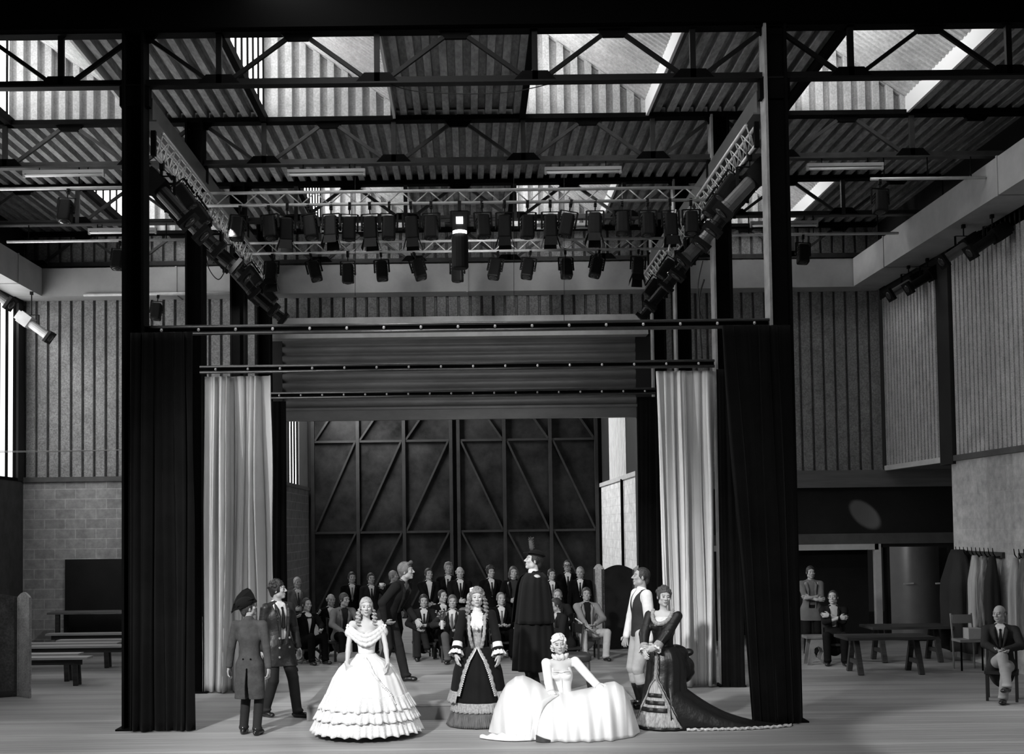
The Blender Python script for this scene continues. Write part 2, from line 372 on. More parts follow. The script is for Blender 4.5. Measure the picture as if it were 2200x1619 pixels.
# longitudinal beams between the posts
for x, w in ((-4.0, 'left'), (3.74, 'right')):
    b = MB(); b.box(x-.04, x+.04, Y0+.14, 23.4, 7.62, 7.9); b.box(x-.09, x+.09, Y0+.14, 23.4, 7.6, 7.62)
    tag(b.build('eaves_beam', mat('beam_paint', .1, .4, .2, .2, 3)), 'long steel beam running from front to back over the %s posts' % w, 'beam')
# ------------------------------------------------------------------ ducts
def duct(x0, x1, y0, y1, label, flanges, axis):
    t = thing('air_duct', label, 'duct', ((x0+x1)/2, (y0+y1)/2, 7.28), 0, 'sheet metal air ducts')
    MB().box(x0, x1, y0, y1, 7.28, 7.86).build('casing', M_CONC, t)
    for f in flanges:
        if axis == 'y': MB().box(x0-.015, x1+.015, f-.02, f+.02, 7.265, 7.875).build('joint_flange', M_CONC, t)
        else: MB().box(f-.02, f+.02, y0-.015, y1+.015, 7.265, 7.875).build('joint_flange', M_CONC, t)
duct(7.95, 8.6, 8.6, 23.75, 'long grey air duct along the top of the right wall', (12, 17.2, 22.0), 'y')
duct(-9.33, -8.75, 8.6, 23.75, 'long grey air duct along the top of the left wall', (14, 19, 22.5), 'y')
duct(-9.3, 8.58, 23.78, 24.26, 'grey air duct crossing the back wall above the shutter', (-6, 0, 4), 'x')
MB_ = MB(); sheet(MB_, (-9.3, 23.8, 7.22), (1, 0, 0), (0, .5, 0), (0, 0, -1), 18, 1, 2, .02, .01)
# ------------------------------------------------------------------ roller shutter
t = thing('roller_shutter', 'half raised roller shutter over the wide back opening', 'shutter', (-.2, YB-.1, 4.7))
b = MB(); n = 18; pts = []
zz = 4.95
while zz < 6.35:
    for q in range(8):
        a = q/8.0; pts.append((zz+.19*a, (.0, .03, .055, .07, .075, .07, .06, .0)[q]))
    zz += .19
b.grid([[(x, YB-.1-h, z) for z, h in pts] for x in (-3.88, 3.5)]); b.build('slat_curtain', M_SHUT, t, True)
b = MB(); b.box(-3.88, 3.5, YB-.16, YB-.06, 4.68, 4.93); b.box(-3.9, 3.52, YB-.18, YB-.05, 4.9, 4.95); b.build('bottom_rail', M_SHUT, t)
b = MB(); b.box(-4.22, 3.72, YB-.5, YB-.12, 6.36, 6.78); b.build('shutter_box', mat('shutter_box_metal', .5, .5, .2, .2, 2), t)
# ------------------------------------------------------------------ second room behind
YF = 31.6; xa2, xb2 = -4.37, 3.57
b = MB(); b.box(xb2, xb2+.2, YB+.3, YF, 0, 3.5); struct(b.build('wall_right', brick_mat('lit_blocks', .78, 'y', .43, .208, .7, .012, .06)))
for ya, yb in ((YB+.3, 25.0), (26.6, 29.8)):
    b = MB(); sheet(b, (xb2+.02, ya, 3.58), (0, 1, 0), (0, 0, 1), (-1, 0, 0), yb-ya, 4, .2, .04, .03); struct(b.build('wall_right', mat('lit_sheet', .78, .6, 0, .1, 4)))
b = MB(); b.box(xb2+.03, xb2+.3, YB+.3, YF, 3.5, 8); struct(b.build('wall_right', M_DARKW))
struct(MB().box(xb2-.05, xb2+.05, YB+.3, YF, 3.48, 3.58).build('trim_8', M_PALE))
tag(MB().tube([(xb2-.05, 26.9, 0), (xb2-.05, 26.9, 3.5)], .035).build('drain_pipe', M_STEEL), 'thin dark pipe down the bright block wall of the back room', 'pipe')
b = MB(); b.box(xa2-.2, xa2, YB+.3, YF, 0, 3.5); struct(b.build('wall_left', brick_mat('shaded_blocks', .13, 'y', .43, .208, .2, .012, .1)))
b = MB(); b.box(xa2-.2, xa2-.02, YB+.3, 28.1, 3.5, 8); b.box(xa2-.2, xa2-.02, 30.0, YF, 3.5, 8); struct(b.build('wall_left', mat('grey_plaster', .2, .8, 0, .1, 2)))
struct(MB().box(xa2-.02, xa2+.05, YB+.3, YF, 3.47, 3.56).build('trim_9', M_TRIM))
w = struct(MB().box(xa2-.14, xa2-.1, 28.1, 30.0, 3.55, 7.5).build('window_12', M_PANE))
for k in range(5): MB().box(xa2-.12, xa2-.05, 28.1+k*.47-.007, 28.1+k*.47+.007, 3.55, 7.5).build('mullion', M_STEEL, w)
struct(MB().box(xa2-.3, xb2+.3, YB+.3, YF+.4, 8, 8.1).build('ceiling', M_DARKW))
# tall steel doors
b = MB(); b.box(xa2-.3, xb2+.3, YF+.1, YF+.3, 0, 8); struct(b.build('wall_back', M_DARKW))
def hangar_door(n, xs, flip):
    d = struct(MB().box(xs[0], xs[-1], YF, YF+.06, .02, 6.6).build('door_%d' % n, M_DOORP))
    M_FR = mat('door_frame_steel', .026, .5, .0, .3, 3)
    for x in xs: MB().box(x-.045, x+.045, YF-.09, YF, .02, 6.6).build('frame_post', M_FR, d)
    for z in (.1, 2.33, 4.8, 6.5):
        for a, c in zip(xs[:-1], xs[1:]): MB().box(a+.05, c-.05, YF-.07, YF, z-.03, z+.03).build('frame_rail', M_FR, d)
    for a, c in zip(xs[:-1], xs[1:]):
        for z0, z1 in ((.13, 2.3), (2.36, 4.77), (4.83, 6.47)):
            p, q = ((a+.08, c-.06) if flip else (c-.08, a+.06))
            MB().bar((p, YF-.045, z1), (q, YF-.045, z0), .06, .05).build('brace', M_FR, d)
hangar_door(1, [-4.25, -3.03, -1.78, -.5], False)
hangar_door(2, [-.3, .95, 2.2, 3.45], True)
# ------------------------------------------------------------------ side door on the right
d = MB(); d.box(4.9, 8.5, YB-.08, YB+.05, 1.86, 1.98); d.box(8.42, 8.55, YB-.08, YB+.05, 0, 1.98)
d = struct(d.build('door_3', M_PALE))
P = []
for j in range(13):
    a = j/12.0; P.append([(8.66+a*1.0, YB-.3-.28*math.sin(PI*a), z) for z in (.05, 1.92)])
M_LEAF = mat('satin_door_leaf', .16, .3, .3, .15, 1.5)
b = MB(); b.grid(P); b.grid([[(p[0], p[1]+.04, p[2]) for p in r] for r in P])
MB.add(b, [], [])
leaf = b.build('door_leaf', M_LEAF, d, True)
for x in (8.9, 9.55): MB().bar((x-.1, YB-.62, 1.17), (x+.1, YB-.62, 1.18), .03, .03).build('door_handle', M_TUBE, leaf)
# ================================================================== curtains
def curtain(name, label, cat, m, top, bot, zt, zb, Y, depth, nf, seed, group, rough_fold=1.0, yb=None):
    """a hanging cloth: top/bot = (xa, xb); returns a thick sheet with folds that wander"""
    r = random.Random(seed); NU, NV = nf*14, 40; P = []
    ph = [r.uniform(0, 6.28) for _ in range(8)]; yb = Y if yb is None else yb
    nodes = sorted([r.uniform(0, 1) for _ in range(nf-1)]+[0, 1])
    for j in range(NV+1):
        v = j/NV; z = zt+(zb-zt)*v; xa = top[0]+(bot[0]-top[0])*v; xb = top[1]+(bot[1]-top[1])*v; row = []
        for i in range(NU+1):
            u = i/NU
            w = u+.018*math.sin(3.1*v+ph[0]+7*u)+.012*math.sin(6*v+ph[1]+11*u)
            # fold phase runs faster where nodes crowd
            f = math.sin(2*PI*nf*(w+.045*math.sin(2*PI*2.3*w+ph[2]))); f = (abs(f)**.8)*(1 if f > 0 else -1)
            f2 = math.sin(2*PI*nf*2.1*w+ph[3]+1.5*v)
            amp = depth*(.55+.45*math.sin(2*PI*1.7*u+ph[4]))*(.35+.65*min(1, v*3))
            y = Y+(yb-Y)*v+amp*f+.3*depth*f2*rough_fold*(.3+.7*v)
            row.append((xa+(xb-xa)*u+.35*depth*math.cos(2*PI*nf*w), y, z))
        P.append(row)
    b = MB(); b.grid(P); o = b.build(name, m, None, True)
    s = o.modifiers.new('thick', 'SOLIDIFY'); s.thickness = .006
    return tag(o, label, cat, group)
M_WCUR = mat('pale_cotton_cloth', .62, .9, 0, .06, 1.5, spec=.15, sheen=.1)
xl = lambda px, Y, z=0: ((px-PX)/F_PX)*Y
def X(px, py, Y): return atY(px, py, Y).x
def Z(px, py, Y): return atY(px, py, Y).z
curtain('stage_curtain', 'pale cotton curtain hanging in folds on the left of the stage', 'curtain', M_WCUR, (X(440, 800, 17.5), X(579, 800, 17.5)), (X(431, 1487, 17.5), X(586, 1487, 17.5)), 4.74, .015, 17.5, .13, 9, 3, 'pale cotton curtains')
curtain('stage_curtain', 'pale cotton curtain hanging in folds on the right, behind the lady with a train', 'curtain', M_WCUR, (X(1407, 790, 17.5), X(1531, 790, 17.5)), (X(1432, 1470, 17.5), X(1535, 1470, 17.5)), 4.74, .015, 17.5, .12, 8, 11, 'pale cotton curtains')
def leg(label, top, bot, Y, nf, seed, d=.05, zt=4.84, yb=None):
    return curtain('black_curtain', label, 'curtain', M_VELVET, top, bot, zt, .012, Y, d, nf, seed, 'black velour legs', yb=yb)
leg('wide black velour curtain framing the stage at the far left', (-4.13, -3.38), (-4.15, -3.36), 14.14, 6, 5, .05)
leg('wide black velour curtain framing the stage at the right, with a swept edge', (3.10, 3.93), (3.36, 3.96), 14.15, 6, 8, .05)
leg('narrow black velour curtain behind the left pale curtain', (-4.15, X(613, 870, 20.8)), (-4.15, X(616, 1400, 20.8)), 20.8, 6, 15, .04, 4.72)
leg('narrow black velour curtain behind the right pale curtain', (X(1368, 870, 20.8), 3.9), (X(1372, 1400, 20.8), 3.9), 20.8, 6, 16, .04, 4.72)
leg('tall black velour curtain just right of the right pale curtain', (3.71, 4.02), (3.69, 4.04), 17.36, 3, 19, .02, 4.74)
# light-coloured folded hem of the far left black curtain
# ------------------------------------------------------------------ curtain tracks
def track(Y, z, xa, xb, label, nst):
    t = thing('curtain_track', label, 'curtain track', ((xa+xb)/2, Y, z), 0, 'curtain tracks')
    for dz, r in ((.055, .02), (-.03, .022)):
        MB().tube([(xa, Y-.03, z+dz), (xb, Y-.03, z+dz)], r, 10).build('rail_tube', M_RAIL, t, True)
    MB().box(xa, xb, Y, Y+.03, z-.02, z+.05).build('track_channel', M_STEEL, t)
    for k in range(nst):
        x = xa+(xb-xa)*(k+.5)/nst
        MB().lathe((x, Y-.05, z+.012), [(.0, -.022), (.016, -.012), (.018, .0), (.012, .02)], 8).build('track_bolt', M_TUBE, t, True)
    return t
track(14.36, 4.885, -4.02, 3.78, 'long curtain track across the front frame, nearest the viewer', 17)
track(17.42, 4.82, -4.03, 3.7, 'curtain track that carries the two pale curtains', 16)
track(20.72, 4.80, X(578, 852, 20.72), X(1408, 850, 20.72), 'lowest curtain track, furthest back before the shutter', 18)
# ------------------------------------------------------------------ lighting trusses
def lattice(name, label, a, b, h, step, r=.024, depth=.0, dirn=(0, 0, -1), md=None):
    """ladder or triangular lighting truss from a to b"""
    a = Vector(a); b = Vector(b); t = thing(name, label, 'lighting truss', (a+b)/2, 0, 'aluminium lighting trusses'); d = (b-a).normalized(); L = (b-a).length
    dn = Vector((0, 0, -h)); sd = d.cross(Vector((0, 0, 1))).normalized()*depth
    tops = [(a, b)]
    MB().tube([a, b], r, 10).build('chord', M_TUBE, t, True)
    MB().tube([a+dn, b+dn], r, 10).build('chord', M_TUBE, t, True)
    if depth: MB().tube([a+sd, b+sd], r, 10).build('chord', M_TUBE, t, True)
    m = MB(); n = int(L/step)
    for k in range(n):
        p = a+d*(L*k/n); q = a+d*(L*(k+.5)/n); s = a+d*(L*(k+1)/n)
        m.tube([p, q+dn], r*.42, 6); m.tube([q+dn, s], r*.42, 6)
        if depth: m.tube([p+sd, q+dn], r*.42, 6); m.tube([q+dn, s+sd], r*.42, 6)
    m.build('lacing', M_TUBE, t, True)
    for e in (a, b): MB().bar(e+Vector((0, 0, .04)), e+dn-Vector((0, 0, .04)), .06, .06).build('end_bracket', M_STEEL, t)
    return t
ZC1 = Z(980, 409, 17.4); ZC2 = Z(980, 517, 20.7)
lattice('lighting_truss', 'upper cross lighting truss carrying a dense row of lamps', (-4.0, 17.4, ZC1), (3.74, 17.4, ZC1), .19, .42)
lattice('lighting_truss', 'lower cross lighting truss further back carrying a sparse row of lamps', (-4.0, 20.7, ZC2), (3.7, 20.7, ZC2), .19, .42)
lattice('lighting_truss', 'lighting truss running front to back on the left, crowded with lamps', (-3.95, 14.55, 7.44), (-3.95, 23.2, 7.44), .24, .3, .022, .12)
lattice('lighting_truss', 'lighting truss running front to back on the right, crowded with lamps', (3.69, 14.55, 7.46), (3.69, 23.2, 7.46), .24, .3, .022, -.13)
# horizontal pipes at the sides
def pipe(px1, px2, py, Y, label, r=.026):
    p = atY(px1, py, Y); q = atY(px2, py, Y); z = (p.z+q.z)/2
    t = thing('lighting_bar', label, 'lighting bar', ((p.x+q.x)/2, Y, z), 0, 'horizontal lighting bars')
    MB().tube([(p.x, Y, z), (q.x, Y, z)], r, 8).build('bar', M_TUBE, t, True)
    for f in (.12, .5, .88):
        x = p.x+(q.x-p.x)*f; MB().tube([(x, Y, z), (x, Y, ZB+.01 if Y < 23 else 7.3)], .010, 5).build('hanger', M_STEEL, t)
    return z
zl1 = pipe(-60, 400, 404, 17.56, 'pale horizontal bar at the upper left, below the fluorescent tube')
zl2 = pipe(15, 404, 517, 20.86, 'pale horizontal bar at mid height on the left, below the rear fluorescent tube')
zl3 = pipe(180, 560, 631, 23.72, 'lowest horizontal bar on the left, along the bottom of the back duct', .035)
zr1 = pipe(1870, 2116, 383, 17.56, 'thin horizontal bar at the upper right near the roof')
zr2 = pipe(1565, 1930, 503, 20.86, 'thin horizontal bar at mid height on the right, behind the posts')
# fluorescent tubes
M_FLUO = mat('unlit_tube_plastic', .85, .35); M_FLUB = mat('batten_enamel', .35, .4)
def batten(px1, px2, py, Y, label):
    p = atY(px1, py, Y); q = atY(px2, py, Y); z = p.z
    t = thing('fluorescent_light', label, 'ceiling light', ((p.x+q.x)/2, Y, z), 0, 'fluorescent tube lights')
    MB().box(p.x, q.x, Y-.04, Y+.04, z, z+.05).build('batten', M_FLUB, t)
    MB().tube([(p.x+.03, Y-.01, z-.03), (q.x-.03, Y-.01, z-.03)], .022, 8).build('tube', M_FLUO, t, True)
    for x in (p.x+.015, q.x-.015): MB().box(x-.015, x+.015, Y-.03, Y+.03, z-.055, z).build('end_cap', M_FLUB, t)
    for x in (p.x*.8+q.x*.2, p.x*.2+q.x*.8): MB().tube([(x, Y, z+.05), (x, Y, ZB)], .008, 5).build('hanger', M_STEEL, t)
for a, c, y, Y, w in ((50, 224, 374, 17.56, 'at the far left in the near row'), (618, 785, 372, 17.56, 'left of centre in the near row'), (1170, 1335, 367, 17.56, 'right of centre in the near row'), (1733, 1897, 359, 17.56, 'at the far right in the near row'),
                      (190, 336, 497, 20.86, 'at the left in the rear row'), (688, 830, 493, 20.86, 'left of centre in the rear row, behind lamps'), (1135, 1280, 487, 20.86, 'right of centre in the rear row, behind lamps'), (1612, 1757, 482, 20.86, 'at the right in the rear row')):
    batten(a, c, y, Y, 'white fluorescent tube light '+w)
# ------------------------------------------------------------------ stage lamps
def lamp_fresnel(label, flaps=True):
    t = thing('stage_light', label, 'stage light', (0, 0, 0))
    b = MB(); b.box(-.025, .025, -.03, .03, -.06, .05); b.lathe((0, -.05, -.02), [(.015, -.01), (.02, 0), (.015, .05)], 8, 1); b.build('hook_clamp', M_LAMP, t)
    b = MB(); b.bar((-.15, 0, -.13), (.15, 0, -.13), .035, .008); b.bar((-.15, 0, -.13), (-.15, 0, -.36), .035, .008); b.bar((.15, 0, -.13), (.15, 0, -.36), .035, .008); b.tube([(0, 0, -.13), (0, 0, -.05)], .012, 6); b.build('yoke', M_LAMP, t)
    # housing: a rounded box that widens slightly to the lens
    pr = []
    for z, w, d in ((-.17, .06, .06), (-.185, .1, .095), (-.20, .112, .105), (-.36, .118, .11), (-.50, .122, .115), (-.52, .115, .11)):
        ring = []
        for k in range(20):
            a = 2*PI*k/20; c, s = math.cos(a), math.sin(a); e = .38
            ring.append((w*abs(c)**e*(1 if c > 0 else -1), d*abs(s)**e*(1 if s > 0 else -1), z))
        pr.append(ring)
    b = MB(); b.grid(pr, True); b.add(pr[0], [tuple(range(20))]); b.add(pr[-1], [tuple(range(20))]); hs = b.build('housing', M_LAMP, t, False)
    v = MB()
    for k in range(4): v.box(-.124, .124, -.09, .09, -.25-.05*k, -.243-.05*k)
    v.build('cooling_fin', M_LAMP, hs)
    for s in (-1, 1): MB().lathe((s*.15, 0, -.36), [(.012, -.02), (.026, -.015), (.026, .015), (.012, .02)], 8, 0).build('tilt_knob', M_LAMP, t)
    MB().lathe((0, 0, -.525), [(.085, 0), (.09, .01), (.06, -.015), (.0, -.025)], 16).build('lens', M_LENS, t, True)
    if flaps:
        for s, ax in ((-1, 0), (1, 0), (-1, 1), (1, 1)):
            w = .10; o = .115
            q = [(s*o, -w, -.52), (s*o, w, -.52), (s*(o+.05), w*1.15, -.66), (s*(o+.05), -w*1.15, -.66)]
            if ax: q = [(y, x, z) for x, y, z in q]
            f = MB(); f.add(q, [(0, 1, 2, 3)]); ob = f.build('barn_door', M_LAMP, t); md = ob.modifiers.new('thick', 'SOLIDIFY'); md.thickness = .004
    return t
def lamp_profile(label, piv):
    """long profile lamp; the yoke hangs so that its pivot lies at height piv"""
    t = thing('stage_light', label, 'stage light', (0, 0, 0)); k = piv+.30
    b = MB(); b.box(-.025, .025, -.03, .03, -.05, .05); b.tube([(0, 0, -.05), (0, 0, -.12+k)], .012, 6); b.build('hook_clamp', M_LAMP, t)
    b = MB(); b.bar((-.14, 0, -.12+k), (.14, 0, -.12+k), .035, .008); b.bar((-.14, 0, -.12+k), (-.14, 0, -.34+k), .035, .008); b.bar((.14, 0, -.12+k), (.14, 0, -.34+k), .035, .008); b.build('yoke', M_LAMP, t)
    return t
def profile_body(t, m_tube, pivot, d, L=.75):
    pivot = Vector(pivot); d = Vector(d).normalized()
    x = d.cross(Vector((0, 1, 0))); x = x.normalized() if x.length > .1 else Vector((1, 0, 0)); y = d.cross(x)
    def rot(o):
        o.matrix_local = Matrix.Translation(pivot) @ Matrix((x, y, d)).transposed().to_4x4()
        return o
    b = MB(); b.lathe((0, 0, 0), [(.0, -.02), (.075, -.02), (.08, .0), (.08, .36), (.088, .37), (.088, .42), (.0, .42)], 14)
    o = b.build('lens_tube', m_tube, None, False); o.parent = t; rot(o)
    b = MB(); b.box(-.115, .115, -.11, .11, -.26, -.02); b.box(-.09, .09, -.085, .085, -.33, -.26)
    for k in range(4): b.box(-.12, .12, -.08, .08, -.24+.05*k, -.225+.05*k)
    o = b.build('lamp_house', M_LAMP if m_tube is not M_PAINTL else M_PAINTL, None); o.parent = t; rot(o)
    b = MB(); b.box(-.12, .12, -.12, .12, .42, .475); o = b.build('colour_frame', M_LAMP, None); o.parent = t; rot(o)
    b = MB(); b.lathe((0, 0, .478), [(.0, 0), (.085, 0), (.06, .012), (.0, .016)], 14); o = b.build('lens', M_LENS, None, True); o.parent = t; rot(o)
M_PAINTL = mat('pale_lamp_paint', .5, .45, 0, .15, 6)
M_TUBEG = mat('grey_lamp_tube', .14, .35, .3, .2, 6)
P_BARN = lamp_fresnel('x', True); P_PLAIN = lamp_fresnel('x', False); P_BARN.scale = P_PLAIN.scale = (.86, .86, 1)
used = {}
def place(proto, loc, rot, label, group):
    if proto.name not in used:
        used[proto.name] = 1; proto.location = loc; proto.rotation_euler = rot; proto['label'] = label; proto['group'] = group
        _tree[proto.name] = [(c, list(c.children)) for c in proto.children]; return proto
    return dup(proto, loc, rot, label, group)
rr = random.Random(4)
row1 = [516, 577, 617, 662, 711, 751, 794, 836, 882, 926, 1035, 1084, 1133, 1182, 1227, 1279, 1336, 1391, 1439, 1484]
tilt1 = {662: -8, 1227: 12, 577: -6, 516: 5}
barn1 = {617, 711, 794, 882, 1084, 1182, 1279, 1439}
zb1 = ZC1-.215
_k = 0
for px in row1:
    p = atY(px, 436, 17.4); b = px in barn1
    place(P_BARN if b else P_PLAIN, (p.x, 17.4, zb1), (rad(rr.uniform(-14, 4)), rad(tilt1.get(px, rr.uniform(-3, 3))), rad(rr.uniform(-8, 8))),
          'black stage light%s, %s from the left under the upper cross truss' % (' with open flaps' if b else '', ORD[_k]), 'lamps under the upper cross truss')
    _k += 1
row2 = [585, 667, 747, 818, 889, 982, 1070, 1140, 1214, 1288, 1372]
til2 = {667: -14, 818: -4, 889: -14, 1070: 9, 1140: 9, 1288: 14, 1372: 4}
for k, px in enumerate(row2):
    p = atY(px, 543, 20.7); b = px in (585, 1372)
    place(P_BARN if b else P_PLAIN, (p.x, 20.7, ZC2-.215), (rad(-16 if px not in (747, 982) else 2), rad(til2.get(px, 0)), rad(rr.uniform(-10, 10))),
          'black stage light, %s from the left under the lower, sparser cross truss' % ORD[k], 'lamps under the lower cross truss')
# the one burning lamp in the middle
p = atY(987, 436, 17.4)
t = thing('stage_light', 'burning stage light in the middle, glowing slot above a long black snoot', 'stage light', (p.x, 17.4, zb1))
x0, y0, z0 = p.x, 17.4, zb1
M_GLOW = mat('burning_lamp_glass', 1, .4, emit=9.0)
b = MB(); b.box(x0-.025, x0+.025, y0-.03, y0+.03, z0-.1, z0+.05); b.bar((x0-.13, y0, z0-.1), (x0+.13, y0, z0-.1), .035, .01); b.bar((x0-.13, y0, z0-.1), (x0-.13, y0, z0-.34), .035, .01); b.bar((x0+.13, y0, z0-.1), (x0+.13, y0, z0-.34), .035, .01); b.build('yoke', M_LAMP, t)
b = MB(); b.box(x0-.11, x0+.11, y0-.1, y0+.1, z0-.42, z0-.14); b.build('housing', M_LAMP, t)
b = MB(); b.box(x0-.05, x0+.05, y0-.125, y0-.1, z0-.32, z0-.22); b.build('glowing_slot', M_GLOW, t)
b = MB(); b.lathe((x0, y0-.04, z0-.43), [(.0, .012), (.105, .01), (.105, -.03), (.0, -.03)], 18); b.build('glowing_rim', M_GLOW, t)
b = MB(); b.lathe((x0, y0, z0-.46), [(.118, 0), (.125, -.06), (.125, -.50), (.11, -.52), (.0, -.52)], 18); b.build('snoot', M_LAMP, t)
# big profile lamps crowding the two long trusses (place by side, depth, aim)
def prof(loc, d, label, m=M_LAMP, piv=-.3, group='profile lamps on the long trusses', s=1.0):
    t = lamp_profile(label, piv); profile_body(t, m, (0, 0, piv), d); t.location = loc; t['group'] = group; t.scale = (s, s, s); return t
zt = 7.16
LW = ['nearest the viewer', 'second from the viewer', 'third from the viewer', 'fourth from the viewer', 'fifth from the viewer', 'sixth from the viewer', 'seventh from the viewer', 'last before the back wall']
ys = [14.95, 15.75, 16.55, 17.75, 18.6, 19.5, 21.3, 22.3]
for k, y in enumerate(ys):
    prof((-3.95, y, zt), (rr.uniform(.55, .9), rr.uniform(-.1, .25), -.75), 'black profile lamp on the left long truss, '+LW[k], M_LAMP, s=1.15)
for k, y in enumerate(ys):
    prof((3.69, y, zt+.03), (-rr.uniform(.6, .8), rr.uniform(-.05, .2), -.8), '%s profile lamp on the right long truss, %s' % ('grey tubed' if k in (0, 2, 3) else 'black', LW[k]), M_TUBEG if k in (0, 2, 3) else M_LAMP, s=1.15)
for k, (x, y, z) in enumerate(((-3.95, 15.35, 7.15), (-3.95, 16.15, 7.15), (-3.95, 20.2, 7.15), (-3.95, 21.8, 7.15))):
    place(P_PLAIN, (x, y, z), (0, rad(-35), 0), 'black box-shaped stage light on the left long truss, %s from the viewer' % ORD[k], 'box lamps on the long trusses')
for k, (x, y, z) in enumerate(((3.69, 15.35, 7.18), (3.69, 16.15, 7.18), (3.69, 20.2, 7.18), (3.69, 21.8, 7.18))):
    place(P_PLAIN, (x, y, z), (0, rad(35), 0), 'black box-shaped stage light on the right long truss, %s from the viewer' % ORD[k], 'box lamps on the long trusses')
# lamps on the side bars and under the ducts
def hang(px, py, Y, lab, z): p = atY(px, py, Y); place(P_PLAIN, (p.x, Y, z), (rad(-10), rad(4), 0), lab, 'lamps on the side bars')
hang(147, 410, 17.56, 'black box-shaped stage light hanging from the upper left bar', zl1-.03)
hang(258, 520, 20.86, 'black box-shaped stage light hanging from the middle left bar beside the post', zl2-.03)
hang(340, 634, 23.72, 'black box-shaped stage light hanging from the lowest left bar', zl3-.03)
hang(1725, 505, 20.86, 'black box-shaped stage light hanging from the right bar behind the post', zr2-.03)
hang(1890, 386, 17.56, 'black box-shaped stage light hanging from the upper right bar', zr1-.03)
prof((-8.79, 23.3, 7.27), (.82, -.1, -.6), 'pale bodied profile lamp under the left duct, aimed down to the right', M_PAINTL, -.62, 'lamps under the side ducts', 1.05)
prof((-8.75, 21.2, 7.2), (.82, -.1, -.6), 'dark profile lamp under the left duct, beside the bright window', M_TUBEG, -.3, 'lamps under the side ducts', 1.05)
prof((8.38, 21.9, 7.27), (-.85, -.1, -.5), 'profile lamp under the right duct, nearer the back wall', M_TUBEG, -.33, 'lamps under the side ducts', 1.0)
prof((8.5, 21.3, 7.27), (-.85, -.1, -.5), 'black profile lamp close behind the rear lamp of the right duct', M_LAMP, -.33, 'lamps under the side ducts', 1.0)
prof((8.15, 18.9, 7.27), (-.85, -.1, -.55), 'grey tubed profile lamp under the right duct, nearer the viewer', M_TUBEG, -.36, 'lamps under the side ducts', 1.0)
prof((8.35, 18.3, 7.27), (-.85, -.1, -.55), 'black profile lamp beside the nearer grey lamp of the right duct', M_LAMP, -.36, 'lamps under the side ducts', 1.0)
# ------------------------------------------------------------------ cables
def cable(pts, label, r=.008):
    V_ = [Vector(p) for p in pts]; out = []
    for i in range(len(V_)-1):
        p0 = V_[max(i-1, 0)]; p1 = V_[i]; p2 = V_[i+1]; p3 = V_[min(i+2, len(V_)-1)]
        for q in range(8):
            t_ = q/8.0; out.append(.5*((2*p1)+(p2-p0)*t_+(2*p0-5*p1+4*p2-p3)*t_*t_+(3*p1-p0-3*p2+p3)*t_**3))
    out.append(V_[-1]); o = MB().tube(out, r, 6).build('cable', M_TUBE if 'pale' in label else M_CABLE, None, True); return tag(o, label, 'cable', 'hanging lamp cables')
def pc(Y, *pp): return [atY(a, b, Y) for a, b in pp]
cable(pc(17.9, (440, 530), (448, 575), (470, 600), (487, 570), (486, 545)), 'thin black cable looping below the left lamps, left loop')
cable(pc(20.4, (545, 560), (565, 590), (560, 605), (540, 600)), 'thin black cable loop beside the innermost left lamp')
cable(pc(17.45, (1513, 600), (1502, 640), (1504, 700), (1508, 770)), 'thin black cable hanging down along the right post', .014)
cable(pc(17.45, (1510, 560), (1500, 610), (1502, 660), (1512, 690)), 'thin black cable bowing out beside the right post')
cable([(-.95, 14.4, 7.985), (-.6, 14.42, 7.90), (0, 14.42, 7.86), (.6, 14.42, 7.88), (1.15, 14.4, 7.985)], 'thin wire sagging under the nearest roof truss', .006)
for a, yb, w in ((763, 635, 'left'), (1104, 660, 'middle'), (1212, 690, 'right')):
    cable(pc(17.58, (a, 352), (a, 500), (a, yb)), 'fine vertical suspension wire, %s one of the three' % w, .004)
cable(pc(17.35, (1452, 450), (1448, 480), (1440, 520), (1436, 540)), 'twisted pale cable dangling from the right end of the upper truss', .014)
for dy, w in ((0, 'upper'), (.02, 'lower')):
    cable([atY(-40, 969+dy*120, 14.3), atY(120, 968+dy*100, 14.3), atY(262, 966+dy*10, 14.3)], 'pale taut line across the left edge, %s of the two' % w, .004)
# ================================================================== podium, furniture
M_PLAT = brick_mat('podium_boards', .30, 'x', 8, .3, .2, .003, .08, .6, .3, 'y')
M_PLATF = mat('podium_face', .2, .7, 0, .2, 2, (.3, 1, 1))
t = thing('podium', 'low flat wooden podium in the middle of the stage', 'podium', (-.02, 16.2, 0))
xa, xb, ya, yb, h = -2.1, 2.06, 14.78, 17.7, .2
b = MB(); b.prism([(xa, ya), (xb-.14, ya), (xb, ya+.16), (xb, yb), (xa, yb)], (0, 0, h-.03), (1, 0, 0), (0, 1, 0), (0, 0, .03)); b.build('deck', M_PLAT, t)
b = MB(); b.prism([(xa+.01, ya+.01), (xb-.145, ya+.01), (xb-.01, ya+.165), (xb-.01, yb-.01), (xa+.01, yb-.01)], (0, 0, 0), (1, 0, 0), (0, 1, 0), (0, 0, h-.03)); b.build('skirting', M_PLATF, t)
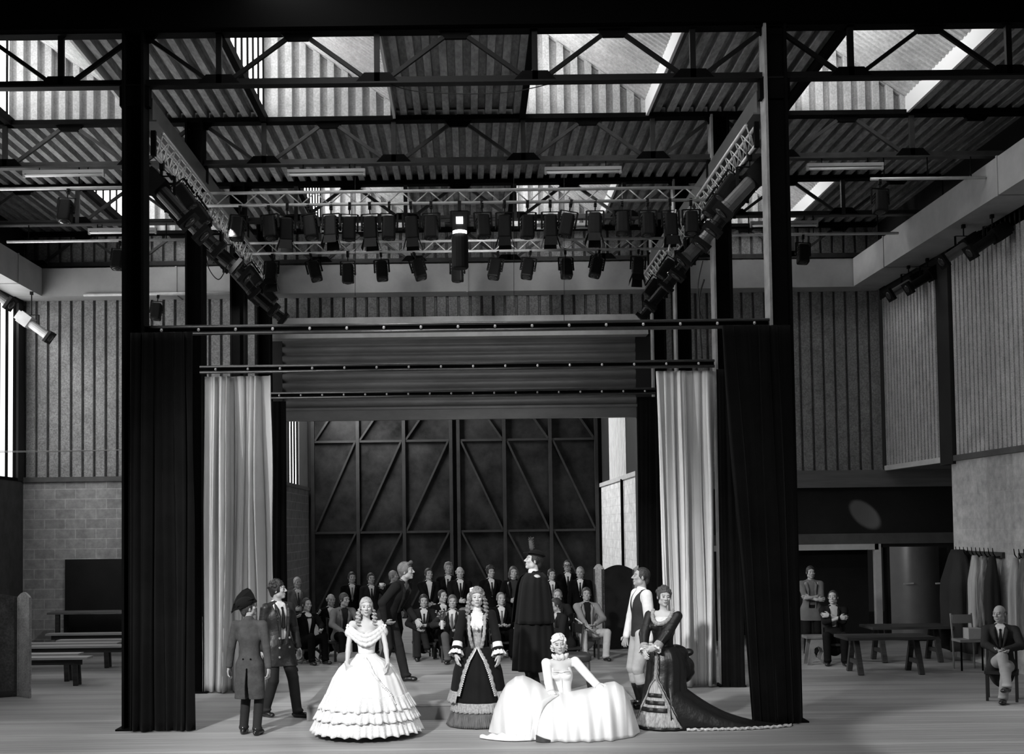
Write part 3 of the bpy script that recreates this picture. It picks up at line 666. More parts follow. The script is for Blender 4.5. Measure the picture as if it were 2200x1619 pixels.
# padded stools standing on the podium
M_PAD = mat('stool_upholstery', .06, .8, 0, .1, 6)
def pad_stool(x, y, w, d, hh, lab, mp):
    t = thing('padded_stool', lab, 'stool', (x, y, h), 0, 'padded stools on the podium')
    b = MB(); P = []
    for z, k in ((hh-.11, .9), (hh-.09, 1), (hh-.04, 1), (hh-.01, .94), (hh, .75)):
        P.append([(x+w/2*k*abs(math.cos(a))**.4*(1 if math.cos(a) > 0 else -1), y+d/2*k*abs(math.sin(a))**.4*(1 if math.sin(a) > 0 else -1), h+z) for a in [2*PI*i/24 for i in range(24)]])
    b.grid(P, True); b.add(P[0], [tuple(range(24))]); b.add(P[-1], [tuple(range(24))]); b.build('seat_cushion', mp, t, True)
    MB().box(x-w/2+.03, x+w/2-.03, y-d/2+.03, y+d/2-.03, h+hh-.16, h+hh-.11).build('apron', M_WOODD, t)
    for sx in (-1, 1):
        for sy in (-1, 1):
            px_, py_ = x+sx*(w/2-.06), y+sy*(d/2-.05)
            MB().tube([(px_, py_, h+hh-.12), (px_+sx*.01, py_, h+.2), (px_+sx*.04, py_, h)], [.035, .026, .02], 8).build('leg', M_WOODD, t, True)
pad_stool(-1.66, 16.2, .4, .34, .5, 'padded stool with a pale seat, half hidden behind the white ball gown', M_PAD)
pad_stool(1.4, 15.9, .44, .36, .5, 'dark padded stool right behind the seated lady in white', mat('dark_leather', .03, .4))
# ------------------------------------------------------------------ benches on the left
M_SEATW = mat('bench_top_wood', .36, .45, 0, .3, 3, (.3, 6, 6))
def bench(xr, xl_, y, zt, lab, yaw=0, two=True):
    L = xr-xl_; t = thing('wooden_bench', lab, 'bench', (xr, y, 0), yaw, 'long wooden benches on the left')
    for dy in ((-.11, .13) if two else (0,)):
        o = MB().box(-L, 0, dy-.14, dy+.14, zt-.035, zt).build('seat_board', M_SEATW, None); o.parent = t
    o = MB().box(-L+.1, -.1, -.09, -.06, zt-.12, zt-.035).build('rail', M_WOODD, None); o.parent = t
    for x in (-.22, -L+.22):
        for dy in ((-.17, .19) if two else (-.07, .07)):
            o = MB().bar((x, dy, zt-.035), (x+.02, dy*1.1, 0), .07, .05, (0, 1, 0)).build('leg', M_WOODD, None); o.parent = t
for xr_, xl2, y_, lab in ((-6.05, -8.2, 18.55, 'nearest wooden bench on the left, its end just beside the folding screen'), (-6.38, -8.3, 19.1, 'second wooden bench on the left, set back close behind the nearest'),
                          (-5.4, -8.1, 20.4, 'third wooden bench on the left, running behind the black curtain'), (-6.3, -8.4, 20.92, 'fourth wooden bench on the left, close behind the third'),
                          (-5.6, -7.6, 21.5, 'fifth wooden bench on the left, in the shade behind the others'), (-5.6, -8.3, 22.9, 'last wooden bench on the left, dark, before the long table')):
    bench(xr_, xl2, y_, .45, lab, 0, False)
t = thing('trestle_table', 'long dark table against the back wall on the left', 'table', (-7.0, 23.7, 0))
b = MB(); b.box(-8.5, -5.2, 23.4, 24.0, .78, .82); b.build('tabletop', M_WOODM, t)
for x in (-8.3, -5.4):
    for y in (23.45, 23.95): MB().box(x-.04, x+.04, y-.04, y+.04, 0, .78).build('leg', M_WOODD, t)
# dark hanging on the wall there
tag(MB().box(-8.45, -5.6, 24.29, 24.345, .12, 1.86).build('dark_board', mat('dark_panel_board', .007, .5, 0, .6, 2)), 'large dark board fixed on the block wall above the left table', 'board')
# ------------------------------------------------------------------ folding screens
M_SCR = mat('painted_screen_cloth', .06, .5, 0, .6, 4, grain=.3); M_SCR2 = mat('pale_painted_screen', .34, .5, 0, .3, 5, grain=.2)
def fold_screen(label, pts, heights, ms, arch, grp=None):
    t = thing('folding_screen', label, 'screen', (pts[0][0], pts[0][1], 0))
    for i in range(len(pts)-1):
        a = Vector((pts[i][0], pts[i][1], 0)); c = Vector((pts[i+1][0], pts[i+1][1], 0)); d = c-a; L = d.length; d.normalize(); nrm = Vector((-d.y, d.x, 0))
        H = heights[i]; poly = [(.01, 0), (L-.01, 0), (L-.01, H)]
        for k in range(1, 12):
            u = 1-k/12.0; poly.append((.01+(L-.02)*u, H+arch*math.sin(PI*u)))
        poly.append((.01, H))
        p = MB().prism(poly, a-nrm*.015, d, (0, 0, 1), nrm*.03).build('screen_panel', ms[i], t)
        f = MB()
        for (u0, u1, z0, z1) in ((.01, .05, .01, H-.01), (L-.05, L-.01, .01, H-.01), (.05, L-.05, .02, .09)):
            q = [a+d*u-nrm*.022+Vector((0, 0, z)) for u, z in ((u0, z0), (u1, z0), (u1, z1), (u0, z1))]; f.add(q+[v+nrm*.044 for v in q], [(0, 1, 2, 3), (7, 6, 5, 4), (0, 4, 5, 1), (1, 5, 6, 2), (2, 6, 7, 3), (3, 7, 4, 0)])
        f.build('panel_frame', M_WOODD if i != 1 else ms[i], p)
fold_screen('tall painted folding screen at the far left edge', [(-7.7, 16.85), (-6.73, 17.35), (-6.46, 17.13)], [1.47, 1.47], [M_SCR, M_SCR2], .07)
fold_screen('dark arched folding screen at the back right of the group', [(2.45, 23.2), (2.62, 22.95), (3.2, 23.05), (3.52, 22.75)], [1.58, 1.56, 1.56], [M_SCR2, mat('black_lacquer', .012, .35, 0, .5, 4), M_SCR2], .09)
# ------------------------------------------------------------------ ornate stool, right
t = thing('carved_stool', 'carved plank stool with a pierced foot board, beside the seated man at right', 'stool', (5.92, 20.1, 0))
MB().box(5.72, 6.12, 19.95, 20.25, .45, .5).build('seat', M_WOODM, t)
for y in (19.98, 20.22):
    hole = [(.16*math.cos(a), .0) for a in (0,)]
    out = [(-.19, 0), (-.13, 0), (-.10, .06), (-.05, .10), (-.06, .16), (-.09, .22), (-.06, .29), (0, .32), (.06, .29), (.09, .22), (.06, .16), (.05, .10), (.10, .06), (.13, 0), (.19, 0), (.12, .45), (-.12, .45)]
    MB().prism(out, (5.92, y-.012, 0), (1, 0, 0), (0, 0, 1), (0, .025, 0)).build('foot_board', mat('stool_carved_wood', .16, .6, 0, .3, 6), t)
# ------------------------------------------------------------------ dark tables right
def trestle(x0, x1, y0, y1, zt, lab):
    t = thing('trestle_table', lab, 'table', ((x0+x1)/2, (y0+y1)/2, 0), 0, 'dark trestle tables on the right')
    MB().box(x0, x1, y0, y1, zt-.045, zt).build('tabletop', M_WOODD, t)
    for x in (x0+.22, x1-.22):
        for s in (-1, 1):
            ym = (y0+y1)/2
            MB().bar((x, ym+s*.08, zt-.05), (x, ym+s*(y1-y0)*.42, 0), .08, .07, (0, 1, 0)).build('leg', M_WOODD, t)
        MB().box(x-.025, x+.025, (y0+y1)/2-.18, (y0+y1)/2+.18, .16, .23).build('crossbar', M_WOODD, t)
trestle(5.95, 7.35, 18.5, 19.2, .6, 'low dark trestle table on the right, nearer the viewer')
trestle(6.9, 8.3, 20.1, 20.8, .62, 'dark trestle table behind the nearer table, by the coats')
# chair with carton
t = thing('side_chair', 'thin backed chair with a pale seat under the hanging costumes', 'chair', (8.1, 19.1, 0))
M_CHP = mat('pale_chair_paint', .22, .5)
MB().box(7.92, 8.3, 18.95, 19.3, .46, .5).build('seat', M_CHP, t)
for x in (7.94, 8.28):
    MB().tube([(x, 19.28, 0), (x, 19.29, .46), (x, 19.36, .9)], .016, 6).build('leg', M_CHP, t)
    MB().tube([(x, 18.97, 0), (x, 18.97, .46)], .016, 6).build('leg', M_STEEL, t)
MB().box(7.95, 8.27, 19.32, 19.35, .74, .88).build('backrest', M_CHP, t)
tag(MB().box(8.08, 8.3, 19.0, 19.22, .505, .68).build('carton', mat('card_box', .4, .8, 0, .1, 5)), 'small pale carton standing on the chair seat', 'box')
# ------------------------------------------------------------------ coat rails and costumes on the right wall
def rail_board(ya, yb, z, lab, grp):
    t = thing('coat_rail', lab, 'coat rail', (XR-.03, (ya+yb)/2, z), 0, grp)
    MB().box(XR-.05, XR-.005, ya, yb, z-.05, z+.05).build('board', M_WOODD, t)
    k = ya+.08
    while k < yb:
        MB().tube([(XR-.05, k, z-.02), (XR-.12, k, z-.03), (XR-.16, k, z+.03), (XR-.17, k, z+.12)], [.009, .009, .009, .006], 6).build('coat_hook', M_STEEL, t, True); k += .16
rail_board(18.95, 20.9, 1.86, 'dark coat rail with hooks on the right wall, further back', 'coat rails on the right wall')
rail_board(16.6, 18.4, 1.86, 'dark coat rail with hooks on the right wall, nearer the viewer', 'coat rails on the right wall')
def garment(y, w, L, lab, m, seed, depth=.1, ztop=1.84, m2=None):
    r = random.Random(seed); P = []; NV = 16; n = 28; ph = r.uniform(0, 6)
    for j in range(NV+1):
        v = j/NV; ww = w*(.35+.65*min(1, v*3.2)**.6)*(1+.12*v); dd = depth*(.5+.5*min(1, v*3)); ring = []
        for i in range(n):
            a = 2*PI*i/n; fold = 1+(.16*math.sin(5*a+ph+1.2*v)+.08*math.sin(9*a+2*ph))*min(1, v*2)
            ring.append((XR-.13-dd*.3+dd*math.cos(a)*fold, y+ww/2*math.sin(a)*fold, ztop-L*v+.015*math.sin(5*a+ph)*v))
        P.append(ring)
    b = MB(); b.grid(P, True); b.add(P[0], [tuple(range(n))]); o = b.build('hanging_costume', m, None, True)
    sd = o.modifiers.new('thick', 'SOLIDIFY'); sd.thickness = .004
    return tag(o, lab, 'costume', 'costumes hanging on the right wall')
M_CDARK = mat('dark_costume_cloth', .012, .85, 0, .3, 3); M_CST = mat('striped_costume_satin', .16, .4, 0, .9, 5, (.4, 6, .6)); M_CPALE = mat('pale_costume_cloth', .33, .6, 0, .25, 3, (1, 5, .4)); M_CMID = mat('grey_costume_cloth', .10, .7, 0, .5, 4, (1, 4, .5))
garment(20.4, .95, 1.75, 'long black coat on the rear coat rail, furthest left', M_CDARK, 1, .2, 1.93)
garment(19.75, .3, 1.28, 'narrow pale grey costume next to the long black coat', M_CPALE, 2)
garment(19.42, .34, 1.2, 'glossy striped costume on the rear coat rail', M_CST, 3)
garment(19.1, .3, 1.3, 'dark costume at the near end of the rear coat rail', M_CDARK, 4)
garment(18.3, .26, 1.3, 'pale fringed costume at the back end of the nearer coat rail', M_CPALE, 5)
garment(18.0, .26, 1.2, 'dark grey costume between two pale ones', M_CMID, 6)
garment(17.75, .2, 1.15, 'slim pale costume on the nearer coat rail', M_CPALE, 7)
garment(17.2, .62, 1.65, 'bulky black coat on the nearer coat rail behind the old man', M_CDARK, 8, .18, 1.92)
garment(16.65, .36, 1.5, 'pale costume at the right edge of the picture', M_CPALE, 9)
# ================================================================== figures: smooth solids grown on a posed skeleton
def smin(a, b, k):
    if k <= 0: return np.minimum(a, b)
    h = np.clip(.5+.5*(b-a)/k, 0, 1); return b*(1-h)+a*h-k*h*(1-h)
def V3(*a): return np.array(a, float)
def nrm(v): v = np.asarray(v, float); return v/(np.linalg.norm(v)+1e-12)
def rx(a): c, s = math.cos(rad(a)), math.sin(rad(a)); return np.array([[1, 0, 0], [0, c, -s], [0, s, c]])
def ry(a): c, s = math.cos(rad(a)), math.sin(rad(a)); return np.array([[c, 0, s], [0, 1, 0], [-s, 0, c]])
def rz(a): c, s = math.cos(rad(a)), math.sin(rad(a)); return np.array([[c, -s, 0], [s, c, 0], [0, 0, 1]])
I3 = np.eye(3)
class SDF:
    def __init__(s, k=.02): s.p = []; s.k = k; s.cuts = []
    def cone(s, a, b, ra, rb, k=None, fl=None):
        s.p.append(('c', np.asarray(a, float), np.asarray(b, float), ra, rb, s.k if k is None else k, fl)); return s
    def chain(s, pts, rs, k=None):
        rs = rs if isinstance(rs, (list, tuple)) else [rs]*len(pts)
        for i in range(len(pts)-1): s.cone(pts[i], pts[i+1], rs[i], rs[i+1], k)
        return s
    def ell(s, c, r, R=I3, k=None, neg=False):
        r = (r, r, r) if np.isscalar(r) else r
        s.p.append(('n' if neg else 'e', np.asarray(c, float), np.asarray(r, float), np.asarray(R), None, s.k if k is None else k, None)); return s
    def cut(s, f): s.cuts.append(f); return s
    def bounds(s):
        lo = np.full(3, 1e9); hi = -lo
        for q in s.p:
            if q[0] == 'c':
                m = max(q[3], q[4]); lo = np.minimum(lo, np.minimum(q[1], q[2])-m); hi = np.maximum(hi, np.maximum(q[1], q[2])+m)
            elif q[0] == 'e':
                e = np.sqrt(((q[3]*q[2])**2).sum(1)); lo = np.minimum(lo, q[1]-e); hi = np.maximum(hi, q[1]+e)
        return lo, hi
    def mesh(s, h, fine=None):
        lo, hi = s.bounds(); lo = lo-2.5*h; hi = hi+2.5*h
        ax = [np.arange(lo[i], hi[i]+h, h) for i in range(3)]
        if fine:                                    # (z0, z1, step): a finer band for the face
            z = []; c = lo[2]
            while c < hi[2]+h:
                z.append(c); c += fine[2] if fine[0] < c < fine[1] else h
            ax[2] = np.array(z)
        Fd = np.full([len(a) for a in ax], 1.0, np.float32)
        for q in s.p:
            k = q[5]; mg = k+2.5*h
            if q[0] == 'c':
                m = max(q[3], q[4]); l = np.minimum(q[1], q[2])-m-mg; u = np.maximum(q[1], q[2])+m+mg
            else:
                e = np.sqrt(((q[3]*q[2])**2).sum(1)); l = q[1]-e-mg; u = q[1]+e+mg
            sl = tuple(slice(int(np.searchsorted(ax[i], l[i])), int(np.searchsorted(ax[i], u[i]))) for i in range(3))
            x = ax[0][sl[0]][:, None, None]; y = ax[1][sl[1]][None, :, None]; zc = ax[2][sl[2]][None, None, :]
            if x.size == 0 or y.size == 0 or zc.size == 0: continue
            if q[0] == 'c':
                a, b, ra, rb = q[1:5]; d = b-a; L2 = float(d@d)+1e-12
                t = np.clip(((x-a[0])*d[0]+(y-a[1])*d[1]+(zc-a[2])*d[2])/L2, 0, 1)
                D = np.sqrt((x-a[0]-t*d[0])**2+(y-a[1]-t*d[1])**2+(zc-a[2]-t*d[2])**2)-(ra+t*(rb-ra))
            else:
                c, r, R = q[1], q[2], q[3]
                qs = [((x-c[0])*R[0, i]+(y-c[1])*R[1, i]+(zc-c[2])*R[2, i])/r[i] for i in range(3)]
                k0 = np.sqrt(qs[0]**2+qs[1]**2+qs[2]**2)+1e-9; k1 = np.sqrt((qs[0]/r[0])**2+(qs[1]/r[1])**2+(qs[2]/r[2])**2)+1e-9
                D = k0*(k0-1)/k1
            if q[0] == 'n': Fd[sl] = -smin(-Fd[sl], D, k)
            else: Fd[sl] = smin(Fd[sl], D, k)
        if s.cuts:
            x = ax[0][:, None, None]; y = ax[1][None, :, None]; zc = ax[2][None, None, :]
            for f in s.cuts: Fd = np.maximum(Fd, -np.broadcast_to(f(x, y, zc), Fd.shape))
        Fd = Fd.astype(np.float32)
        Fd[0] = Fd[-1] = 1; Fd[:, 0] = Fd[:, -1] = 1; Fd[:, :, 0] = Fd[:, :, -1] = 1
        sg = Fd < 0
        cnt = np.zeros([n-1 for n in Fd.shape], np.int8)
        cor = [(i, j, k) for i in (0, 1) for j in (0, 1) for k in (0, 1)]
        n0, n1, n2 = cnt.shape
        for i, j, k in cor: cnt += sg[i:i+n0, j:j+n1, k:k+n2]
        mk = (cnt > 0) & (cnt < 8); cells = np.argwhere(mk)
        if len(cells) == 0: return np.zeros((0, 3)), np.zeros((0, 4), int)
        idx = np.full(cnt.shape, -1, np.int64); idx[mk] = np.arange(len(cells))
        acc = np.zeros((len(cells), 3)); num = np.zeros(len(cells))
        vals = {c: Fd[cells[:, 0]+c[0], cells[:, 1]+c[1], cells[:, 2]+c[2]] for c in cor}
        for c in cor:
            for a in range(3):
                if c[a] == 0:
                    e = list(c); e[a] = 1; e = tuple(e); va, vb = vals[c], vals[e]; m = (va < 0) != (vb < 0)
                    t = va[m]/(va[m]-vb[m]); p = np.tile(np.array(c, float), (m.sum(), 1)); p[:, a] = t; acc[m] += p; num[m] += 1
        q = cells+acc/num[:, None]; vs = np.stack([np.interp(q[:, i], np.arange(len(ax[i])), ax[i]) for i in range(3)], 1)
        fs = []
        for a in range(3):
            s0 = [slice(None)]*3; s1 = [slice(None)]*3; s0[a] = slice(0, -1); s1[a] = slice(1, None)
            A, B = sg[tuple(s0)], sg[tuple(s1)]; ch = A != B
            b, c = (a+1) % 3, (a+2) % 3
            e = np.argwhere(ch); e = e[(e[:, b] > 0) & (e[:, c] > 0) & (e[:, b] < Fd.shape[b]-1) & (e[:, c] < Fd.shape[c]-1)]
            if len(e) == 0: continue
            def g(db, dc):
                f = e.copy(); f[:, b] -= db; f[:, c] -= dc; return idx[f[:, 0], f[:, 1], f[:, 2]]
            Q = np.stack([g(1, 1), g(0, 1), g(0, 0), g(1, 0)], 1)
            ins = A[e[:, 0], e[:, 1], e[:, 2]]; Q[~ins] = Q[~ins][:, ::-1]; fs.append(Q)
        return vs, np.concatenate(fs)
def np_object(name, vs, fs, mats_, parent=None, mi=None, smooth=True):
    me = bpy.data.meshes.new(name); me.vertices.add(len(vs)); me.vertices.foreach_set('co', np.asarray(vs, np.float32).ravel())
    n = len(fs); me.loops.add(n*4); me.loops.foreach_set('vertex_index', np.asarray(fs, np.int32).ravel())
    me.polygons.add(n); me.polygons.foreach_set('loop_start', np.arange(0, n*4, 4, dtype=np.int32))
    try: me.polygons.foreach_set('loop_total', np.full(n, 4, np.int32))
    except Exception: pass
    ms = mats_ if isinstance(mats_, (list, tuple)) else [mats_]
    for m in ms: me.materials.append(m)
    if mi is not None: me.polygons.foreach_set('material_index', np.asarray(mi, np.int32))
    me.polygons.foreach_set('use_smooth', np.full(n, smooth, bool)); me.update(calc_edges=True); me.validate()
    o = bpy.data.objects.new(name, me); COL.objects.link(o)
    if parent is not None: o.parent = parent
    return o
def solid(S, h, name, m, parent, fine=None):
    vs, fs = S.mesh(h, fine); return np_object(name, vs, fs, m, parent)
# cloth and skin
M_SKIN = mat('skin', .34, .55, spec=.3); M_SKINL = mat('powdered_skin', .47, .55, spec=.3); M_SKIND = mat('old_man_skin', .34, .55, spec=.3)  # the old man's skin has the same tone as the plain skin
M_EYE = mat('eye_dark', .03, .3); M_LIP = mat('lips', .22, .5); M_BROW = mat('brow_hair', .12, .8)
def cl(v, r=.85, s=0.0): return mat('cloth_%03d_%d' % (int(v*1000), int(r*100)), v, r, 0, .12, 6, spec=.04, bump=.25, bscale=22, sheen=s)
def hairm(v): return mat('hair_%03d' % int(v*1000), v, .5, 0, .45, 22, (1, 1, .35), spec=.4, bump=.6, bscale=70)

def ik(a, c, l1, l2, hint):
    a = np.asarray(a, float); c = np.asarray(c, float); v = c-a; d = np.linalg.norm(v); u = v/(d+1e-9)
    if d > (l1+l2)*.999: d = (l1+l2)*.999; c = a+u*d
    x = (l1*l1-l2*l2+d*d)/(2*d); y = math.sqrt(max(l1*l1-x*x, 1e-6)); h = np.asarray(hint, float); h = h-u*(h@u); h = nrm(h)
    return a+u*x+h*y, c
class Rig: pass
STAND = dict(pel=(0, 0, .93), lean=(0, 0), tw=0, hd=(0, 0, 0), LH=(.25, -.04, .80), RH=(-.25, -.04, .80), LE=(.4, 1, 0), RE=(-.4, 1, 0),
             LF=(.10, 0, .08, 10), RF=(-.10, 0, .08, -10), LK=(0, -1, 0), RK=(0, -1, 0), curl=25)
SIT = dict(pel=(0, 0, .47), lean=(6, 0), tw=0, hd=(0, 0, 0), LH=(.15, -.36, .60), RH=(-.15, -.36, .60), LE=(.7, .6, -.2), RE=(-.7, .6, -.2),
           LF=(.14, -.45, .08, 8), RF=(-.14, -.45, .08, -8), LK=(.1, -.6, 1), RK=(-.1, -.6, 1), curl=30)
def rig(pose, base=STAND, fem=False):
    p = dict(base); p.update(pose or {}); r = Rig(); r.p = p
    r.R = rz(p['tw']) @ rx(p['lean'][0]) @ ry(p['lean'][1]); r.pel = V3(*p['pel']); T = lambda *a: r.pel+r.R @ V3(*a); r.T = T
    r.waist = T(0, 0, .15); r.chest = T(0, .0, .36); r.neck = T(0, .02, .535)
    sw = .152 if fem else .184
    r.sh = {'L': T(sw, .01, .485), 'R': T(-sw, .01, .485)}
    r.H = r.R @ rx(-p['lean'][0]*.8) @ rz(p['hd'][0]) @ rx(p['hd'][1]) @ ry(p['hd'][2])
    r.hc = r.neck+r.R @ V3(0, -.012, .075)+r.H @ V3(0, -.012, .092)
    pr = rz(p['tw']*.4)
    r.hip = {'L': r.pel+pr @ V3(.09, 0, -.02), 'R': r.pel+pr @ V3(-.09, 0, -.02)}; r.kn = {}; r.an = {}; r.toe = {}; r.el = {}; r.wr = {}; r.hdir = {}; r.th = {}
    for s in 'LR':
        f = p[s+'F']; r.kn[s], r.an[s] = ik(r.hip[s], f[:3], .425, .425, p[s+'K']); r.toe[s] = rz(f[3]) @ V3(0, -1, 0)
        r.el[s], r.wr[s] = ik(r.sh[s], p[s+'H'], .29, .255, p[s+'E'])
        r.hdir[s] = nrm(p[s+'D']) if s+'D' in p else nrm(r.wr[s]-r.el[s]); t = np.asarray(p.get(s+'T', (0, -1, .2)), float)
        t = t-r.hdir[s]*(t@r.hdir[s]); r.th[s] = nrm(t)
    return r
def add_hand(S, w, d, th, left, curl, k=.006):
    n = np.cross(d, th); n = n if left else -n
    S.cone(w-d*.03, w+d*.02, .026, .025, .012); S.ell(w+d*.052, (.041, .05, .017), np.stack([th, d, n], 1), .012)
    for i in range(4):
        b = w+d*.088+th*(.031-.0205*i)+d*(-.006 if i in (0, 3) else 0); L = (.040, .045, .042, .033)[i]; c1 = rad(curl*(.7+.15*i)); c2 = rad(curl*(1.8+.2*i))
        m = b+(d*math.cos(c1)+n*math.sin(c1))*L+th*(.006-.004*i); e = m+(d*math.cos(c2)+n*math.sin(c2))*L*.85
        S.cone(b-d*.02, m, .0098, .009, k); S.cone(m, e, .009, .0072, k)
    b = w+d*.022+th*.028; m = b+nrm(d*.7+th*.75+n*.25)*.042; e = m+nrm(d*.95+th*.15+n*.35)*.032
    S.cone(b, m, .0135, .011, .008); S.cone(m, e, .011, .008, k)
def add_head(S, r, jaw=1.0, fat=1.0):
    c, H = r.hc, r.H; P = lambda *a: c+H @ V3(*a)
    S.ell(P(0, .014, .030), (.073*fat, .092, .086), H, .02); S.ell(P(0, -.022, -.032), (.058*fat*jaw, .066, .082), H, .02)
    S.ell(P(0, -.066, -.090), (.024*jaw, .02, .02), H, .018)
    for s in (-1, 1):
        S.ell(P(s*.043*jaw, -.012, -.066), .026, H, .02); S.ell(P(s*.040*fat, -.064, -.014), (.022, .02, .02), H, .016)
        S.ell(P(s*.077*fat, .012, -.004), (.010, .020, .032), H @ rz(s*22), .006)
    S.cone(P(-.034, -.075, .036), P(.034, -.075, .036), .012, .012, .014)
    for s in (-1, 1): S.ell(P(s*.031, -.100, .012), (.017, .017, .012), H, .010, True)
    for s in (-1, 1): S.ell(P(s*.031, -.077, .012), (.015, .012, .011), H, .004)
    S.cone(P(0, -.083, .022), P(0, -.109, -.018), .0075, .0115, .008)
    for s in (-1, 1): S.ell(P(s*.012, -.094, -.022), (.009, .010, .008), H, .006)
    S.ell(P(0, -.086, -.054), (.024, .009, .0065), H, .005); S.ell(P(0, -.084, -.066), (.020, .009, .0075), H, .005)
def body(r, h, skin, parent, fem=False, brow=M_BROW, lip=M_LIP, jaw=1.0, bare=False, fat=1.0, lower=True):
    S = SDF(.03); R = r.R; T = r.T
    if fem:
        S.ell(r.chest+R @ V3(0, .01, -.02), (.132, .092, .17), R, .04); S.ell(r.waist, (.10, .08, .13), R, .05); S.ell(r.pel, (.15, .105, .13), R, .05)
        for s in (-1, 1): S.ell(T(s*.065, -.085, .335), (.058, .05, .058), R, .03)
    else:
        S.ell(r.chest, (.150, .100, .19), R, .04); S.ell(r.waist, (.122, .088, .15), R, .05); S.ell(r.pel, (.145, .10, .13), R, .05)
    S.cone(r.sh['L']-R @ V3(.02, 0, .01), r.sh['R']+R @ V3(.02, 0, -.01), .052 if fem else .058, .052 if fem else .058, .04)
    nk = .044 if fem else .052
    S.cone(r.neck-R @ V3(0, 0, .04), r.hc+r.H @ V3(0, .016, -.06), nk*1.12, nk, .03)
    for s in 'LR':
        sc = .88 if fem else 1
        S.cone(r.sh[s], r.el[s], .048*sc, .036*sc, .02); S.cone(r.el[s], r.el[s]*.65+r.wr[s]*.35, .036*sc, .038*sc, .006); S.cone(r.el[s]*.65+r.wr[s]*.35, r.wr[s], .038*sc, .025*sc, .006)
        add_hand(S, r.wr[s], r.hdir[s], r.th[s], s == 'L', r.p.get(s+'curl', r.p['curl']))
        if lower:
            S.cone(r.hip[s], r.kn[s], .078, .049, .03); m = r.kn[s]*.65+r.an[s]*.35; S.cone(r.kn[s], m, .048, .050, .006); S.cone(m, r.an[s], .050, .034, .006)
            t = r.toe[s]; S.cone(r.an[s]-V3(0, 0, .035), r.an[s]+t*.13-V3(0, 0, .052), .034, .024, .03)
    add_head(S, r, jaw, fat)
    zc = r.hc[2]; vs, fs = S.mesh(h, (zc-.135, zc+.13, min(h, .0062)))
    ce = vs[fs].mean(1); q = (ce-r.hc) @ r.H; ax = np.abs(q[:, 0]); mi = np.zeros(len(fs), int)
    fr = q[:, 1] < -.055
    mi[fr & (((ax-.031)/.0145)**2+((q[:, 2]-.011)/.0062)**2 < 1)] = 1
    mi[fr & (ax > .012) & (ax < .047) & (np.abs(q[:, 2]-(.0345-.12*np.abs(ax-.03))) < .0042)] = 2
    mi[(q[:, 1] < -.07) & ((q[:, 0]/.025)**2+((q[:, 2]+.060)/.0125)**2 < 1)] = 3
    return np_object('body', vs, fs, [skin, M_EYE, brow, lip], parent, mi)
def hair(r, h, m, parent, style='short', seed=0):
    S = SDF(.012); c, H = r.hc, r.H; P = lambda *a: c+H @ V3(*a); rg = random.Random(seed)
    if style == 'bald':
        for s in (-1, 1): S.chain([P(s*.074, -.012, .025), P(s*.074, .04, .02), P(s*.055, .082, .0), P(0, .1, -.02)], [.012, .018, .02, .02])
    else:
        up = {'short': .010, 'thin': .004, 'curly': .020, 'long': .014, 'quiff': .016, 'bob': .014}.get(style, .012)
        S.ell(P(0, .020, .036), (.077+up*.6, .095+up*.7, .088+up), H, .01)
        for s in (-1, 1): S.ell(P(s*.070, .012, .018), (.014+up*.4, .035, .05), H, .01)
        S.ell(P(0, .075, -.03), (.055, .035, .06), H, .015)
        fz = .076 if style != 'thin' else .092
        def cutf(x, y, z):
            X_ = (x-c[0])*H[0, 0]+(y-c[1])*H[1, 0]+(z-c[2])*H[2, 0]; Y_ = (x-c[0])*H[0, 1]+(y-c[1])*H[1, 1]+(z-c[2])*H[2, 1]; Z_ = (x-c[0])*H[0, 2]+(y-c[1])*H[1, 2]+(z-c[2])*H[2, 2]
            lim = fz-.55*np.maximum(Y_+.045, -.03)*0-.35*np.abs(X_)
            # the face window: in front of the ears, below the hairline
            return np.maximum(np.maximum(Y_+.030+.15*np.abs(X_), Z_-lim), -.2)
        S.cut(cutf)
        if style == 'quiff':
            S.chain([P(-.05, -.05, .105), P(0, -.075, .118), P(.05, -.05, .108)], [.022, .026, .022])
        if style == 'curly':
            for i in range(70):
                a = rg.uniform(0, 2*PI); b = rg.uniform(.1, 1.5); q = V3(.088*math.cos(a)*math.sin(b), .02+.105*math.sin(a)*math.sin(b), .036+.098*math.cos(b))
                if q[1] < -.05 and q[2] < .085: continue
                S.ell(P(*q), rg.uniform(.014, .024), H, .006)
        if style == 'long':
            for s in (-1, 1): S.chain([P(s*.07, -.02, .05), P(s*.085, 0, -.02), P(s*.088, .01, -.09), P(s*.075, .02, -.13)], [.022, .026, .024, .014])
            S.chain([P(0, .1, .02), P(0, .105, -.06), P(0, .09, -.12)], [.05, .05, .03])
    return solid(S, max(h*.85, .006), 'hair', m, parent)
